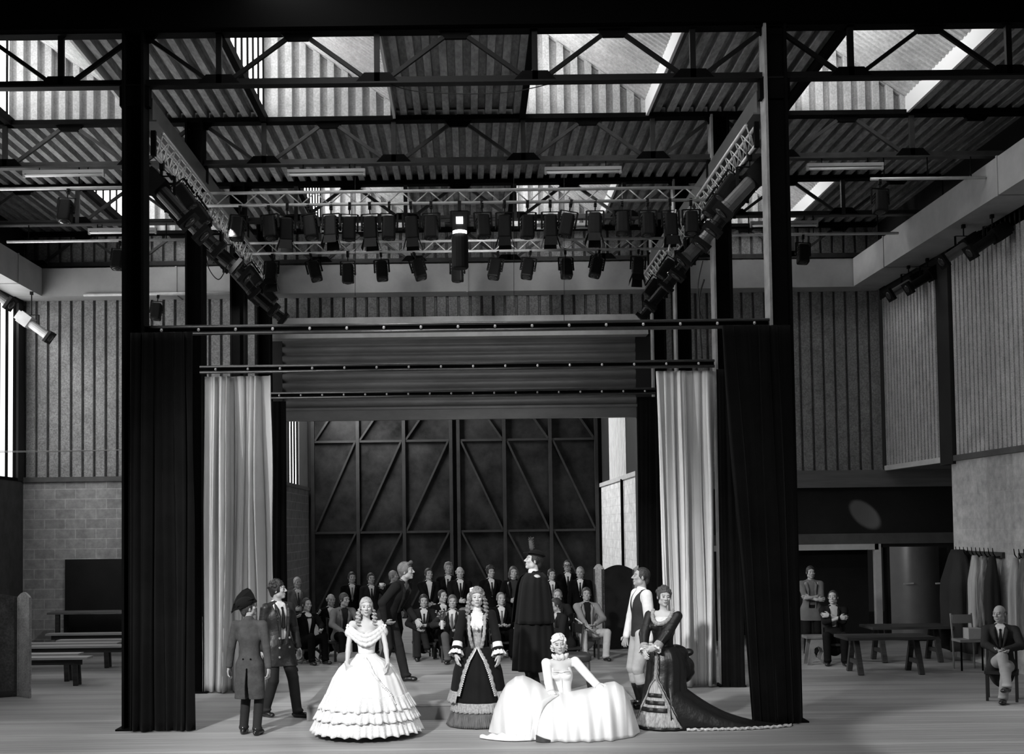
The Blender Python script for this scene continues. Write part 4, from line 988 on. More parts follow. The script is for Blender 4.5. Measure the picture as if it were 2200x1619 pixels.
def suit(r, h, parent, jk=.03, sh=.62, tie=.02, tr=.03, shoe=.012, hem=-.10, v=.16, jm=None, tm=None, lapel=True, sleeves=True, vest=None, seat=False, fat=1.0, open_=0.0, collar=True, legfat=1.0, cuff=True):
    """jacket, shirt, tie, trousers and shoes fitted over a posed skeleton; v is where the jacket closes, above the pelvis"""
    R, T = r.R, r.T; jm = jm or cl(jk); tm = tm or cl(tr)
    S = SDF(.03); f = fat
    S.ell(T(0, .0, .36), (.182*f, .128*f, .205), R, .04); S.ell(T(0, 0, .15), (.158*f, .120*f, .19), R, .05); S.ell(T(0, .0, -.05), (.176*f, .138*f, .27), R, .05)
    S.cone(r.sh['L']+R @ V3(-.02, 0, -.012), T(.05, .02, .50), .064, .066, .03); S.cone(r.sh['R']+R @ V3(.02, 0, -.012), T(-.05, .02, .50), .064, .066, .03)
    S.cone(T(0, .035, .50), T(0, .03, .54), .072, .060, .03)
    for s in 'LR':
        if sleeves:
            e = r.wr[s]*.93+r.el[s]*.07
            S.cone(r.sh[s]+R @ V3(0, 0, -.01), r.el[s], .066, .054, .025); S.cone(r.el[s], e, .054, .044, .008)
            for q, a in ((.62, -.012), (.84, -.006), (1.0, .0), (1.3, -.016)):
                c_ = r.sh[s]+(r.el[s]-r.sh[s])*min(q, 1)+(r.wr[s]-r.el[s])*max(0, q-1); S.ell(c_+V3(0, .006, 0), .060+a*.6, k=.014)
        if seat: S.cone(r.hip[s], r.hip[s]*.72+r.kn[s]*.28, .105, .098, .04)
    Ri = R.T; pel = r.pel
    def loc(x, y, z):
        a, b, c = x-pel[0], y-pel[1], z-pel[2]
        return (Ri[0, 0]*a+Ri[0, 1]*b+Ri[0, 2]*c, Ri[1, 0]*a+Ri[1, 1]*b+Ri[1, 2]*c, Ri[2, 0]*a+Ri[2, 1]*b+Ri[2, 2]*c)
    if not seat or hem > -.1:
        def hemcut(x, y, z):
            X_, Y_, Z_ = loc(x, y, z); return np.maximum(Z_-hem, np.abs(X_)-.21) if sleeves else Z_-hem
        if hem < -.17:
            for s in 'LR': S.cone(r.hip[s], r.hip[s]*.2+r.kn[s]*.8+V3(0, .02, 0), .118, .112, .06)
            S.ell(T(0, .0, -.2), (.18*f, .135, .26), R, .05)
        S.cut(hemcut)
    def vcut(x, y, z):
        X_, Y_, Z_ = loc(x, y, z); return np.maximum(np.maximum(np.abs(X_)-open_-(Z_-v)*.165, Y_+.035), v-Z_)
    if sh is not None or vest is not None or open_: S.cut(vcut)
    S.ell(r.hc+r.H @ V3(0, 0, -.05), (.058, .08, .085), r.H, .0, True)
    jo = solid(S, h, 'jacket', jm, parent)
    if lapel and sh is not None:
        L = SDF(.01)
        for s in (-1, 1):
            L.chain([T(s*.066, -.02, .535), T(s*.085, -.108, .46), T(s*.068, -.134, .37), T(s*(.02+open_), -.138, v)], [.016, .024, .022, .009])
        solid(L, h, 'lapel', jm, jo)
    if sh is not None:
        S2 = SDF(.03); S2.ell(T(0, .0, .36), (.160, .113*f, .195), R, .04); S2.ell(T(0, 0, .15), (.135, .105*f, .17), R, .05)
        S2.cone(T(.05, .0, .47), T(-.05, .0, .47), .07, .07, .04)
        if collar: S2.chain([T(-.045, -.045, .515), T(-.055, .03, .55), T(.055, .03, .55), T(.045, -.045, .515)], [.022, .024, .024, .022], .02); S2.chain([T(-.045, -.045, .515), T(0, -.078, .48), T(.045, -.045, .515)], [.02, .014, .02], .01)
        S2.cone(T(0, .02, .49), T(0, .015, .545), .062, .058, .02)
        solid(S2, h, 'shirt', cl(sh, .8), parent)
    if vest is not None:
        S3 = SDF(.03); S3.ell(T(0, -.002, .36), (.165, .119*f, .19), R, .04); S3.ell(T(0, 0, .13), (.145, .111*f, .19), R, .05)
        S3.cut(lambda x, y, z: np.maximum(np.abs(loc(x, y, z)[0])-.02-(loc(x, y, z)[2]-.24)*.35, .24-loc(x, y, z)[2]))
        solid(S3, h, 'waistcoat', cl(vest), parent)
    if tie is not None and sh is not None:
        S4 = SDF(.008)
        if isinstance(tie, tuple):
            for s in (-1, 1): S4.cone(T(s*.012, -.098, .478), T(s*.058, -.094, .482), .010, .022)
            S4.ell(T(0, -.1, .48), .014, R); tv = tie[0]
        else:
            S4.ell(T(0, -.094, .478), (.019, .014, .018), R); tv = tie
            for z0, z1, w0, w1 in ((.46, .36, .016, .027), (.36, .24, .027, .032)): S4.cone(T(0, -.100-.028*min(1, (.46-z0)/.1), z0), T(0, -.100-.028*min(1, (.46-z1)/.1), z1), w0*.8, w1*.8)
        solid(S4, min(h, .008), 'tie', cl(tv), parent)
    trousers(r, h, tm, parent, legfat)
    if shoe is not None: shoes(r, h, shoe, parent)
    return jo
def trousers(r, h, tm, parent, lf=1.0, knee=False):
    S = SDF(.03); S.ell(r.pel+V3(0, 0, 0), (.160, .118, .14), r.R, .04)
    for s in 'LR':
        S.cone(r.hip[s], r.kn[s], .098*lf, .072*lf, .03)
        if knee: S.cone(r.kn[s], r.kn[s]*.7+r.an[s]*.3, .068, .06, .02)
        else:
            e = r.an[s]+(r.kn[s]-r.an[s])*.02; m = r.kn[s]*.5+r.an[s]*.5
            S.cone(r.kn[s], m, .071*lf, .066*lf, .008); S.cone(m, e, .066*lf, .061*lf, .008); S.ell(e+r.toe[s]*.02, (.062, .07, .03), I3, .02)
    return solid(S, h, 'trousers', tm, parent)
def shoes(r, h, v, parent):
    for s in 'LR':
        a, t = r.an[s], r.toe[s]; S = SDF(.02); z = V3(0, 0, 1); side = np.cross(t, z); Rm = np.stack([side, t, z], 1)
        S.ell(a+t*.045-z*.042, (.043, .125, .036), Rm, .02); S.ell(a+t*.125-z*.050, (.040, .05, .026), Rm, .02); S.cone(a-t*.02, a-t*.01-z*.05, .042, .040, .02)
        zf = a[2]-.079; S.cut(lambda x, y, zz: zz-zf+0*x+0*y)
        solid(S, min(h, .009), 'shoe', mat('shoe_leather_%03d' % int(v*1000), v, .25, spec=.6), parent)
M_CHAIRW = mat('dark_chair_wood', .02, .45)
def person(label, loc, heading, h_m, pose, base=STAND, group=None):
    t = bpy.data.objects.new('person', None); COL.objects.link(t); t.location = loc; t.rotation_euler = (0, 0, rad(heading)); t.scale = (h_m/1.75,)*3; t.empty_display_size = .1
    tag(t, label, 'person', group); return t, rig(pose, base)
# ================================================================== people at the back
def mbl(b, name, m, parent, smooth=False):
    o = b.build(name, m, None, smooth); o.parent = parent; return o
def chair_at(loc, heading, zs, label, grp='plain chairs of the back group'):
    t = thing('wooden_chair', label, 'chair', loc, rad(heading), grp)
    mbl(MB().box(-.21, .21, -.2, .2, zs-.04, zs), 'seat', M_CHAIRW, t)
    for x in (-.18, .18):
        mbl(MB().bar((x, -.17, 0), (x, -.17, zs-.04), .035, .035), 'leg', M_CHAIRW, t)
        mbl(MB().tube([(x, .18, 0), (x, .19, zs), (x, .25, zs+.42)], .018, 6), 'leg', M_CHAIRW, t)
    mbl(MB().box(-.19, .19, .215, .245, zs+.24, zs+.4), 'backrest', M_CHAIRW, t)
    return t
HB = .0095
def top_z(px, py, Y): return atY(px, py, Y).z
def bg(label, px, py, Y, heading, sit, pose=None, hairst='short', hv=.05, skin=None, jaw=1.0, h=None, chair=None, sx=0, **kw):
    """a figure of the back group: px, py = top of the head in the photograph, Y = how deep it stands"""
    p = atY(px, py, Y); skin = skin or M_SKIN; po = dict(pose or {})
    if sit:
        h = h or 1.74; s = h/1.75; ln = po.get('lean', SIT['lean'])[0]
        zs = p.z/s-(.535+.17+.12)*math.cos(rad(ln*.8))-.02; zs = max(.36, min(.62, zs))
        po.setdefault('pel', (0, 0, zs+.0)); off = (.6*math.sin(rad(ln)))*s
        t, r = person(label, (0, 0, 0), heading, h, po, SIT, 'people watching at the back')
    else:
        h = h or max(1.5, min(1.86, p.z)); off = 0
        t, r = person(label, (0, 0, 0), heading, h, po, STAND, 'people watching at the back'); s = h/1.75
    hw = rz(heading) @ r.hc*s
    t.location = (p.x-hw[0]+sx, Y, 0)
    body(r, HB, skin, t, jaw=jaw); hair(r, HB, hairm(hv), t, hairst, seed=int(px)); suit(r, HB, t, seat=sit, **kw)
    if sit and chair is not None: chair_at((t.location.x, Y, 0), heading, (po['pel'][2]-.085)*s, chair)
    return t, r
HANDS_BELLY = dict(LH=(.06, -.24, 1.08), RH=(-.08, -.24, 1.06), LE=(.8, .5, 0), RE=(-.8, .5, 0), LD=(-.7, -.5, 0), RD=(.7, -.5, 0), LT=(0, 0, 1), RT=(0, 0, 1))
CIG = dict(RH=(-.05, -.28, 1.06), RE=(-.7, .5, -.3), RD=(.7, -.6, .1), RT=(0, 0, 1))
bg('fair haired boy standing in a grey suit at the far left of the back group', 639, 1240, 22.3, 22, False, dict(hd=(8, 0, 0), RH=(-.1, -.22, 1.05), RD=(.6, -.5, .2), RT=(0, 0, 1)), 'short', .42, jk=0.0920, sh=.5, tie=.04, tr=0.1275, jaw=.9)
ta, ra_ = bg('man with a bow tie seated sideways on an antler chair, dark suit', 660, 1283, 21.25, 40, True, dict(lean=(4, 0), LH=(.03, -.46, .62), LE=(.8, 0, -.5), RH=(-.28, -.05, .86), RE=(-.6, 1, 0), RF=(-.10, -.36, .08, -8), LF=(.14, -.42, .08, 8)), 'thin', .03, jk=0.0053, sh=.55, tie=(.02,), tr=0.0043, sx=0)
bg('bald man seated in the dark between the bow tie man and the pale jacket', 712, 1274, 22.7, 15, True, dict(hd=(12, 6, 0), RH=(-.30, -.30, .80), RE=(-.6, .5, -.5)), 'bald', .3, jk=0.0033, sh=.5, tie=.015, tr=0.0036, chair='dark chair of the bald man')
bg('man leaning forward in an open pale jacket over a dark shirt', 742, 1270, 21.6, 28, True, dict(lean=(16, 0), hd=(22, 2, 0), LH=(.06, -.45, .58), RH=(-.12, -.42, .56), LE=(.9, .2, 0), RE=(-.9, .2, 0)), 'short', .05, jk=0.1520, sh=.022, tie=None, tr=0.0065, v=.10, open_=.03, chair='dark chair of the man in the pale jacket')
bg('dark haired standing man with a white shirt and patterned tie, above the seated pale jacket', 756, 1229, 23.0, 10, False, dict(hd=(8, 0, 0)), 'short', .02, jk=0.0033, sh=.48, tie=.12, tr=0.0036)
tc, rc = bg('standing man lifting a white cup beside his face', 797, 1231, 22.8, 14, False, dict(hd=(6, 0, 0), LH=(.22, -.30, 1.42), LE=(.7, .3, -1), LD=(-.4, -.6, .4), LT=(-.3, -.3, 1)), 'short', .03, jk=0.0149, sh=.5, tie=.02, tr=0.0072)
bg('grey haired man almost hidden behind the stooping man', 846, 1226, 23.0, 60, False, dict(hd=(10, 0, 0)), 'short', .25, jk=0.0066, sh=.5, tie=.02, tr=0.0072)
bg('dark standing man holding a cigarette, right of the stooping man', 921, 1221, 22.9, 10, False, dict(hd=(14, -6, 0), LH=(.05, -.30, 1.0), LE=(.7, .5, -.3), LD=(-.5, -.7, .1), LT=(0, 0, 1), RH=(-.02, -.28, .98), RE=(-.7, .5, -.2), RD=(.7, -.6, .1), RT=(0, 0, 1)), 'short', .03, jk=0.0053, sh=.5, tie=None, tr=0.0043, open_=.0)
bg('moustached man seated with arms over his knee in a brown suit', 911, 1273, 21.8, 6, True, dict(lean=(14, 0), LH=(-.02, -.40, .64), RH=(-.14, -.46, .58), LE=(.9, .2, -.2), RE=(-.8, .3, 0), LF=(.03, -.50, .24, 10), LK=(-.4, -.4, 1)), 'short', .02, jk=0.0116, sh=.48, tie=.02, tr=0.0162, chair='dark chair of the moustached man')
bg('tall fair man standing with a dark tie, half behind his neighbour', 963, 1208, 23.4, -4, False, dict(hd=(10, 0, 0)), 'quiff', .25, jk=0.0059, sh=.48, tie=.015, tr=0.0054)
bg('balding man standing in front of the tall fair man, dark suit and tie', 988, 1217, 22.7, 6, False, dict(hd=(2, 4, 0), **CIG), 'bald', .3, jk=0.0066, sh=.5, tie=.012, tr=0.0054)
bg('dark haired man seated half hidden behind the man with the flowers', 951, 1264, 22.0, 20, True, dict(hd=(14, 0, 0)), 'thin', .02, jk=0.0059, sh=.55, tie=.015, tr=0.0043, chair='dark chair of the hidden dark haired man')
tv, rv = bg('young man seated with a small flower vase on his knee', 972, 1275, 21.2, -6, True, dict(lean=(2, 0), hd=(8, 0, 0), RH=(-.20, -.34, .70), RE=(-.7, .4, -.4), RD=(.5, -.7, .1), RT=(0, 0, 1), RF=(-.05, -.40, .08, -4)), 'short', .09, jk=0.0231, sh=.5, tie=.1, tr=0.0850, v=.05, open_=.05, vest=.012, chair='dark chair of the young man with the vase')
bg('blond boy in a pale jacket, half hidden behind the lady in black', 1013, 1270, 22.3, 14, True, dict(hd=(6, 0, 0)), 'short', .5, jk=0.1760, sh=.48, tie=.04, tr=0.0108, jaw=.9, chair='dark chair of the blond boy')
bg('dark haired man standing right behind the lady in black, dark tie', 1054, 1216, 23.0, 14, False, dict(hd=(8, 0, 0)), 'curly', .02, jk=0.0040, sh=.5, tie=.015, tr=0.0043)
bg('balding man seated right of the lady in black, pale tie', 1076, 1269, 21.7, 8, True, dict(lean=(4, 0), hd=(6, 0, 0), LH=(.10, -.34, .62), RH=(-.1, -.3, .62)), 'thin', .10, jk=0.0033, sh=.5, tie=.10, tr=0.0036, jaw=1.05, chair='dark chair of the balding man')
bg('long haired man standing in a dark shirt, left of the cloaked man', 1103, 1217, 22.6, 2, False, dict(hd=(4, 0, 0), **HANDS_BELLY), 'long', .06, jk=0.0040, sh=.03, tie=None, tr=0.0036, v=.0, open_=.05)
bg('man standing with a thick dark fringe, just right of the cloaked man', 1185, 1222, 22.9, 8, False, dict(hd=(8, 0, 0)), 'short', .02, jk=0.0046, sh=.58, tie=.10, tr=0.0043)
tg, rg_ = bg('tall man with spectacles standing at the very back', 1219, 1203, 23.8, -2, False, dict(hd=(-10, 0, 0)), 'thin', .02, jk=0.0033, sh=.55, tie=.012, tr=0.0036)
bg('grey haired man standing in a black suit and tie, left of the dark screen', 1246, 1217, 22.9, -8, False, dict(hd=(-6, 4, 0)), 'thin', .22, jk=0.0033, sh=.55, tie=.012, tr=0.0036, jaw=1.1)
bg('heavy faced man seated in a grey jacket behind the man in profile', 1197, 1262, 21.9, -4, True, dict(hd=(-8, 4, 0), lean=(8, 0)), 'thin', .14, jk=0.0165, sh=.12, tie=None, tr=0.0108, jaw=1.15, fat=1.08, chair='dark chair of the heavy faced man')
bg('man in profile facing left, leaning with his elbow on his knee', 1192, 1291, 20.9, -66, True, dict(lean=(20, 0), hd=(-6, 0, 0), LH=(.10, -.42, .62), RH=(-.14, -.42, .56), LF=(.14, -.4, .08, 8)), 'short', .03, jk=0.0182, sh=.48, tie=.10, tr=0.0108, chair='dark chair of the man in profile')
tr_, rr_ = bg('young man in a pale jacket and white trousers holding a thin stick', 1259, 1259, 21.4, 6, True, dict(lean=(4, 0), hd=(-8, -2, 0), LH=(.10, -.34, .66), RH=(-.04, -.40, .60), LE=(.9, .3, -.2), RE=(-.9, .3, -.1), LD=(-.7, -.5, -.3), RD=(.5, -.6, -.5), LF=(.26, -.42, .08, 14), LK=(.5, -.6, .8)), 'short', .04, jk=0.2080, sh=.012, tie=None, tr=0.4420, v=.05, open_=.045, chair='dark chair of the man with white trousers')
# right hand back corner
ts, rs_ = bg('man standing with folded arms in an open work shirt at the back right', 1741, 1216, 21.2, -8, False, dict(hd=(6, 4, 0), LH=(-.06, -.26, 1.16), RH=(.08, -.27, 1.12), LE=(.9, .2, -.4), RE=(-.9, .2, -.4), LD=(-1, -.1, .05), RD=(1, -.1, .05), LT=(0, 0, 1), RT=(0, 0, 1)), 'short', .02, jk=.13, sh=.13, tie=None, tr=0.0108, v=.02, open_=.05, hem=-.22)
bg('seated man with folded arms beside the carved stool, pale shirt under a dark jacket', 1789, 1265, 20.3, -14, True, dict(lean=(0, 0), hd=(-14, 0, 0), LH=(-.08, -.27, .84), RH=(.08, -.28, .80), LE=(.9, .2, -.4), RE=(-.9, .2, -.4), LD=(-1, -.1, .05), RD=(1, -.1, .05), LT=(0, 0, 1), RT=(0, 0, 1)), 'thin', .03, jk=0.0099, sh=.30, tie=None, tr=0.0072, v=.2, open_=.03, chair='dark chair behind the low table at the right')
# old man at the right edge, nearer
to, ro = person('old balding man seated cross-legged with folded hands at the right edge', (0, 0, 0), -26, 1.70, dict(pel=(0, 0, .49), lean=(-4, 0), hd=(-24, 6, 0), LH=(.06, -.30, .72), RH=(-.02, -.34, .70), LE=(.9, .3, -.1), RE=(-.9, .3, -.1), LD=(-.8, -.5, -.1), RD=(.8, -.5, -.1), RF=(.08, -.56, .26, -20), RK=(.1, -.3, 1), LF=(.02, -.40, .08, -6)), SIT)
p_ = atZ(2158, 1505, 0); to.location = (p_.x+.02, p_.y+.1, 0)
body(ro, .007, M_SKIND, to, jaw=1.1); hair(ro, .007, hairm(.12), to, 'bald'); suit(ro, .007, to, .028, .55, .02, .30, .015, seat=True, v=.2)
chair_at((to.location.x, to.location.y, 0), -26, .40, 'wooden chair with pale legs under the old man', 'chairs at the right')
M_PLEG = mat('pale_leg_paint', .4, .4)
# ------------------------------------------------------------------ things they hold, spectacles, beret
def held(t, r, q):  # a point in a figure's frame to the world
    s = t.scale[0]; return Vector(rz(math.degrees(t.rotation_euler[2])) @ np.asarray(q, float))*s+t.location
w = held(tc, rc, rc.wr['L']+rc.hdir['L']*.09)
c = thing('cup', 'white cup held up by the standing man', 'cup', w)
b = MB(); b.lathe((0, 0, 0), [(.0, 0), (.03, 0), (.042, .03), (.046, .075), (.043, .075), (.036, .02), (.0, .015)], 14); mbl(b, 'bowl', mat('white_china', .8, .3), c, True)
b = MB(); b.tube([(.044, 0, .06), (.07, 0, .05), (.068, 0, .025), (.04, 0, .02)], .006, 6); mbl(b, 'handle', mat('white_china', .8, .3), c, True)
w = held(tv, rv, rv.wr['R']+rv.hdir['R']*.10+V3(0, 0, -.03))
v_ = thing('flower_vase', 'slim vase of wild flowers on the knee of the seated young man', 'vase', w)
b = MB(); b.lathe((0, 0, -.06), [(.0, 0), (.028, 0), (.03, .02), (.027, .12), (.03, .16), (.026, .16), (.0, .13)], 14); mbl(b, 'jar', mat('pale_glass_jar', .55, .15), v_, True)
fr = random.Random(3); b = MB(); fl = MB()
for k in range(22):
    a = fr.uniform(0, 6.28); d = fr.uniform(.02, .11); z = fr.uniform(.16, .28); e = Vector((d*math.cos(a)-.02, d*math.sin(a)*.6, z))
    b.tube([(0, 0, .08), e*.55+Vector((0, 0, .04)), e], .0035, 5); fl.lathe(e, [(0, -.012), (.013, -.004), (.015, .006), (0, .014)], 7)
mbl(b, 'stem', mat('flower_stem_grey', .09, .8), v_); mbl(fl, 'flower_head', mat('flower_grey', .3, .8), v_)
a0 = held(tr_, rr_, rr_.wr['R']+rr_.hdir['R']*.08); d0 = Vector((-.30, -.05, .22)); d1 = Vector((.07, 0, -.05))
tag(MB().tube([a0+d0, a0+d1], .011, 8).build('wooden_flute', mat('pale_turned_wood', .5, .4), None, True), 'thin pale flute held across the knee of the man in white trousers', 'flute')
# spectacles of the tall man
g = MB()
for s in (-1, 1):
    g.tube([V3(*(rg_.hc+rg_.H @ V3(s*.033+.024*math.cos(a), -.104, .010+.019*math.sin(a)))) for a in [2*PI*i/12 for i in range(13)]], .0035, 5)
    g.tube([V3(*(rg_.hc+rg_.H @ V3(*q))) for q in ((s*.057, -.104, .012), (s*.08, -.03, .012), (s*.082, .01, .008))], .003, 5)
g.tube([V3(*(rg_.hc+rg_.H @ V3(*q))) for q in ((-.010, -.104, .014), (.010, -.104, .014))], .003, 5); mbl(g, 'spectacles', M_STEEL, tg)
# antler chair
ac = thing('antler_chair', 'chair with legs made of curved antlers under the bow tie man', 'chair', (ta.location.x, 21.3, 0), rad(40))
sz = (ra_.pel[2]-.09)
b = MB(); P = []
for z, k in ((sz-.05, .9), (sz-.03, 1), (sz-.005, .96), (sz, .85)): P.append([(.23*k*math.cos(a), .22*k*math.sin(a), z) for a in [2*PI*i/20 for i in range(20)]])
b.grid(P, True); b.add(P[0], [tuple(range(20))]); b.add(P[-1], [tuple(range(20))]); mbl(b, 'seat', M_CHAIRW, ac, True)
M_ANT = mat('dark_antler', .05, .5, 0, .3, 20)
for sx in (-1, 1):
    for sy in (-1, 1):
        b = MB(); b.tube([(sx*.14, sy*.14, sz-.03), (sx*.20, sy*.18, sz*.62), (sx*.17, sy*.17, sz*.35), (sx*.25, sy*.24, .02)], [.028, .026, .022, .010], 8)
        b.tube([(sx*.18, sy*.17, sz*.4), (sx*.26, sy*.12, sz*.28), (sx*.33, sy*.13, .015)], [.018, .014, .006], 7)
        b.tube([(sx*.17, sy*.17, sz*.32), (sx*.12, sy*.24, sz*.2), (sx*.11, sy*.31, .01)], [.016, .012, .006], 7); mbl(b, 'antler_leg', M_ANT, ac, True)
b = MB(); b.tube([(-.18, .2, sz-.02), (-.30, .26, sz+.2), (-.22, .3, sz+.42), (0, .3, sz+.36), (.22, .3, sz+.42), (.30, .26, sz+.2), (.18, .2, sz-.02)], .022, 8); mbl(b, 'backrest', M_ANT, ac, True)
# ================================================================== the cast at the front
HF = .0062
def ring_surface(prof, nf, amp, seed, n=192, z_amp=0.0, cfun=None, sub=6):
    """prof: list of (z, rx, ry, cx, cy). Returns S(theta, u) with u in 0..1 from top to bottom and the list of u per row"""
    r = random.Random(seed); ph = [r.uniform(0, 6.28) for _ in range(6)]; A = np.array(prof, float); us = np.linspace(0, 1, len(A))
    def S(th, u, off=0.0):
        z, a, b, cx, cy = [np.interp(u, us, A[:, i]) for i in range(5)]
        w = amp*min(1, u*1.6)*(.6*math.sin(nf*th+ph[0]+.6*math.sin(3*th+ph[1]))+.4*math.sin((nf*1.7//1)*th+ph[2]+1.2*u))
        return (cx+(a+w+off)*math.sin(th), cy-(b+w+off)*math.cos(th), z)
    return S                       # theta 0 faces the front (-y), positive towards +x
def surf(S, t0, t1, u0, u1, nt, nu, off=0.0):
    return [[S(t0+(t1-t0)*i/nt, u0+(u1-u0)*j/nu, off) for i in range(nt+1)] for j in range(nu+1)]
def cloth(P, name, m, parent, thick=.005, wrap=False):
    b = MB(); b.grid([r[:-1] for r in P] if wrap else P, wrap); o = mbl(b, name, m, parent, True)
    s = o.modifiers.new('thick', 'SOLIDIFY'); s.thickness = thick; s.offset = 0; return o
def ruffle(S, u0, u1, name, m, parent, off0=.012, off1=.05, waves=46, amp=.012, t0=-PI, t1=PI, seed=0, scallop=.01, n=420):
    r = random.Random(seed); ph = r.uniform(0, 6); P = []; wrap = abs(t1-t0-2*PI) < .01
    for j in range(7):
        v = j/6; row = []
        for i in range(n+1):
            th = t0+(t1-t0)*i/n; o = off0+(off1-off0)*v+amp*v*math.sin(waves*th+ph+.8*math.sin(5*th)); x, y, z = S(th, u0+(u1-u0)*v, o)
            row.append((x, y, max(.004, z+scallop*v*math.sin(waves*.5*th+ph))))
        P.append(row)
    return cloth(P, name, m, parent, .004, wrap)
def put(label, px, py, heading, h, pose, base=STAND, z=0.0):
    p = atZ(px, py, z); t, r = person(label, (p.x, p.y, z), heading, h, pose, base); return t, r
def loc_of(r):
    R, p = r.R, r.pel
    def loc(x, y, z):
        a, b, c = x-p[0], y-p[1], z-p[2]
        return (R[0, 0]*a+R[1, 0]*b+R[2, 0]*c, R[0, 1]*a+R[1, 1]*b+R[2, 1]*c, R[0, 2]*a+R[1, 2]*b+R[2, 2]*c)
    return loc
M_WSILK = mat('white_silk', .74, .45, 0, .03, 3, spec=.3, bump=.15, bscale=14); M_WLACE = mat('white_lace', .68, .8, 0, .12, 30, bump=.5, bscale=90)
M_VELV = mat('dark_velvet', .008, .85, 0, .25, 5, sheen=.03, spec=.1); M_LACE = mat('grey_lace', .30, .8, 0, .35, 40, bump=.5, bscale=120); M_SATIN = mat('black_satin', .010, .36, 0, .2, 4, spec=.35, bump=.35, bscale=9)
M_TRIMG = mat('grey_pleated_trim', .085, .7, 0, .5, 30, (1, 1, .12))
# ---------------------------------------------------------------- person in tailcoat and two-cornered hat, seen from behind
t, r = put('person in a two-cornered hat and long tailcoat, seen from behind at the left', 538, 1578, 168, 1.60, dict(lean=(-2, 0), hd=(-56, -14, 0), tw=4, LH=(.30, .02, .76), RH=(-.28, .06, .84), LE=(.5, 1, 0), RE=(-1, .6, .1), LF=(.11, -.04, .08, 12), RF=(-.10, .03, .08, -4)))
body(r, HF, M_SKIN, t, jaw=.9); hair(r, HF, hairm(.04), t, 'short', 4)
M_COAT = mat('brown_wool_coat', .06, .85, 0, .25, 9, spec=.15, bump=.3, bscale=26)
S = SDF(.03); T = r.T; R = r.R
S.ell(T(0, 0, .36), (.168, .122, .20), R, .04); S.ell(T(0, .0, .14), (.135, .112, .19), R, .05); S.ell(T(0, .01, -.04), (.168, .135, .20), R, .05)
S.cone(T(.08, .01, -.05), T(.10, .03, -.44), .105, .10, .05); S.cone(T(-.08, .01, -.05), T(-.10, .03, -.44), .105, .10, .05); S.ell(T(0, .05, -.28), (.17, .12, .25), R, .04)
for s in (-1, 1): S.cone(T(s*.16, .01, .475), T(s*.05, .02, .50), .062, .062, .03)
S.cone(T(0, .035, .50), T(0, .03, .555), .074, .066, .02)
for s in 'LR':
    S.cone(r.sh[s], r.el[s], .062, .052, .025); S.cone(r.el[s], r.wr[s]*.95+r.el[s]*.05, .052, .044, .008)
loc = loc_of(r)
S.cut(lambda x, y, z: np.maximum(loc(x, y, z)[2]+.455, np.abs(loc(x, y, z)[0])-.24))
S.cut(lambda x, y, z: np.maximum(np.maximum(np.abs(loc(x, y, z)[0]+.0)-.009-.09*np.maximum(-.06-loc(x, y, z)[2], 0)*.5, -loc(x, y, z)[1]+.02), loc(x, y, z)[2]+.06))
S.cut(lambda x, y, z: np.maximum(np.maximum(np.abs(loc(x, y, z)[0])-.03-.5*np.maximum(-loc(x, y, z)[2], 0), loc(x, y, z)[1]+.03), loc(x, y, z)[2]-.02))
S.ell(r.hc+r.H @ V3(0, 0, -.05), (.05, .07, .08), r.H, 0, True)
jo = solid(S, HF, 'tailcoat', M_COAT, t)
b = MB()
for s in (-1, 1): b.lathe(T(s*.05, .128, .06), [(0, -.004), (.012, -.003), (.012, .003), (0, .006)], 8, 1)
mbl(b, 'coat_button', M_STEEL, jo)
trousers(r, HF, mat('black_trouser_cloth', .012, .85), t, .92); shoes(r, HF, .01, t)
S = SDF(.02); H = r.H; c = r.hc; P = lambda *a: c+H @ V3(*a)
S.ell(P(0, .035, .075), (.100, .118, .085), H, .02)
hb = solid(S, HF, 'hat_crown', mat('black_felt', .008, .9, sheen=.02, spec=.1), t)
out = [(.235, -.03), (.17, .07), (.09, .15), (.0, .205), (-.07, .22), (-.10, .19), (-.12, .12), (-.125, .06), (-.06, .045), (.03, .03), (.13, .0)]
b = MB(); n = len(out)
def brim(xo, zs, bend):
    a_ = []
    for w in (-.006, .006):
        for yy, zz in out: a_.append(P(xo*(1-bend*((yy-.03)/.17)**2)+w, yy, .03+zz*zs))
    b.add(a_, [tuple(range(n)), tuple(range(2*n-1, n-1, -1))]+[(i, n+i, n+(i+1) % n, (i+1) % n) for i in range(n)])
brim(.088, 1.0, .8); brim(-.090, .38, .75)
mbl(b, 'hat_brim', mat('black_felt', .008, .9, sheen=.02, spec=.1), t)
# ---------------------------------------------------------------- man in a leather coat
t, r = put('curly haired man in a dark leather coat beside the person in the two-cornered hat', 596, 1538, 42, 1.77, dict(hd=(42, -4, 0), LH=(.30, -.06, .80), RH=(-.24, .02, .82), LF=(.13, -.26, .08, 30), RF=(-.12, .10, .08, 5), pel=(0, -.03, .91)))
body(r, HF, M_SKIN, t); hair(r, HF, hairm(.02), t, 'curly', 2)
M_LEA = mat('dark_leather_coat', .018, .45, 0, .5, 9, spec=.35, bump=.5, bscale=14)
jo = suit(r, HF, t, sh=.62, tie=.014, tr=.014, shoe=.012, hem=-.26, v=.02, open_=.03, jm=M_LEA, tm=mat('black_trouser_cloth', .012, .85))
b = MB()
for z in (.10, -.02, -.14):
    for s in (-1, 1): b.lathe(r.T(s*.075, -.148, z), [(0, .008), (.014, .004), (.014, -.004), (0, -.006)], 8, 1)
mbl(b, 'coat_button', mat('horn_button', .3, .4), jo)
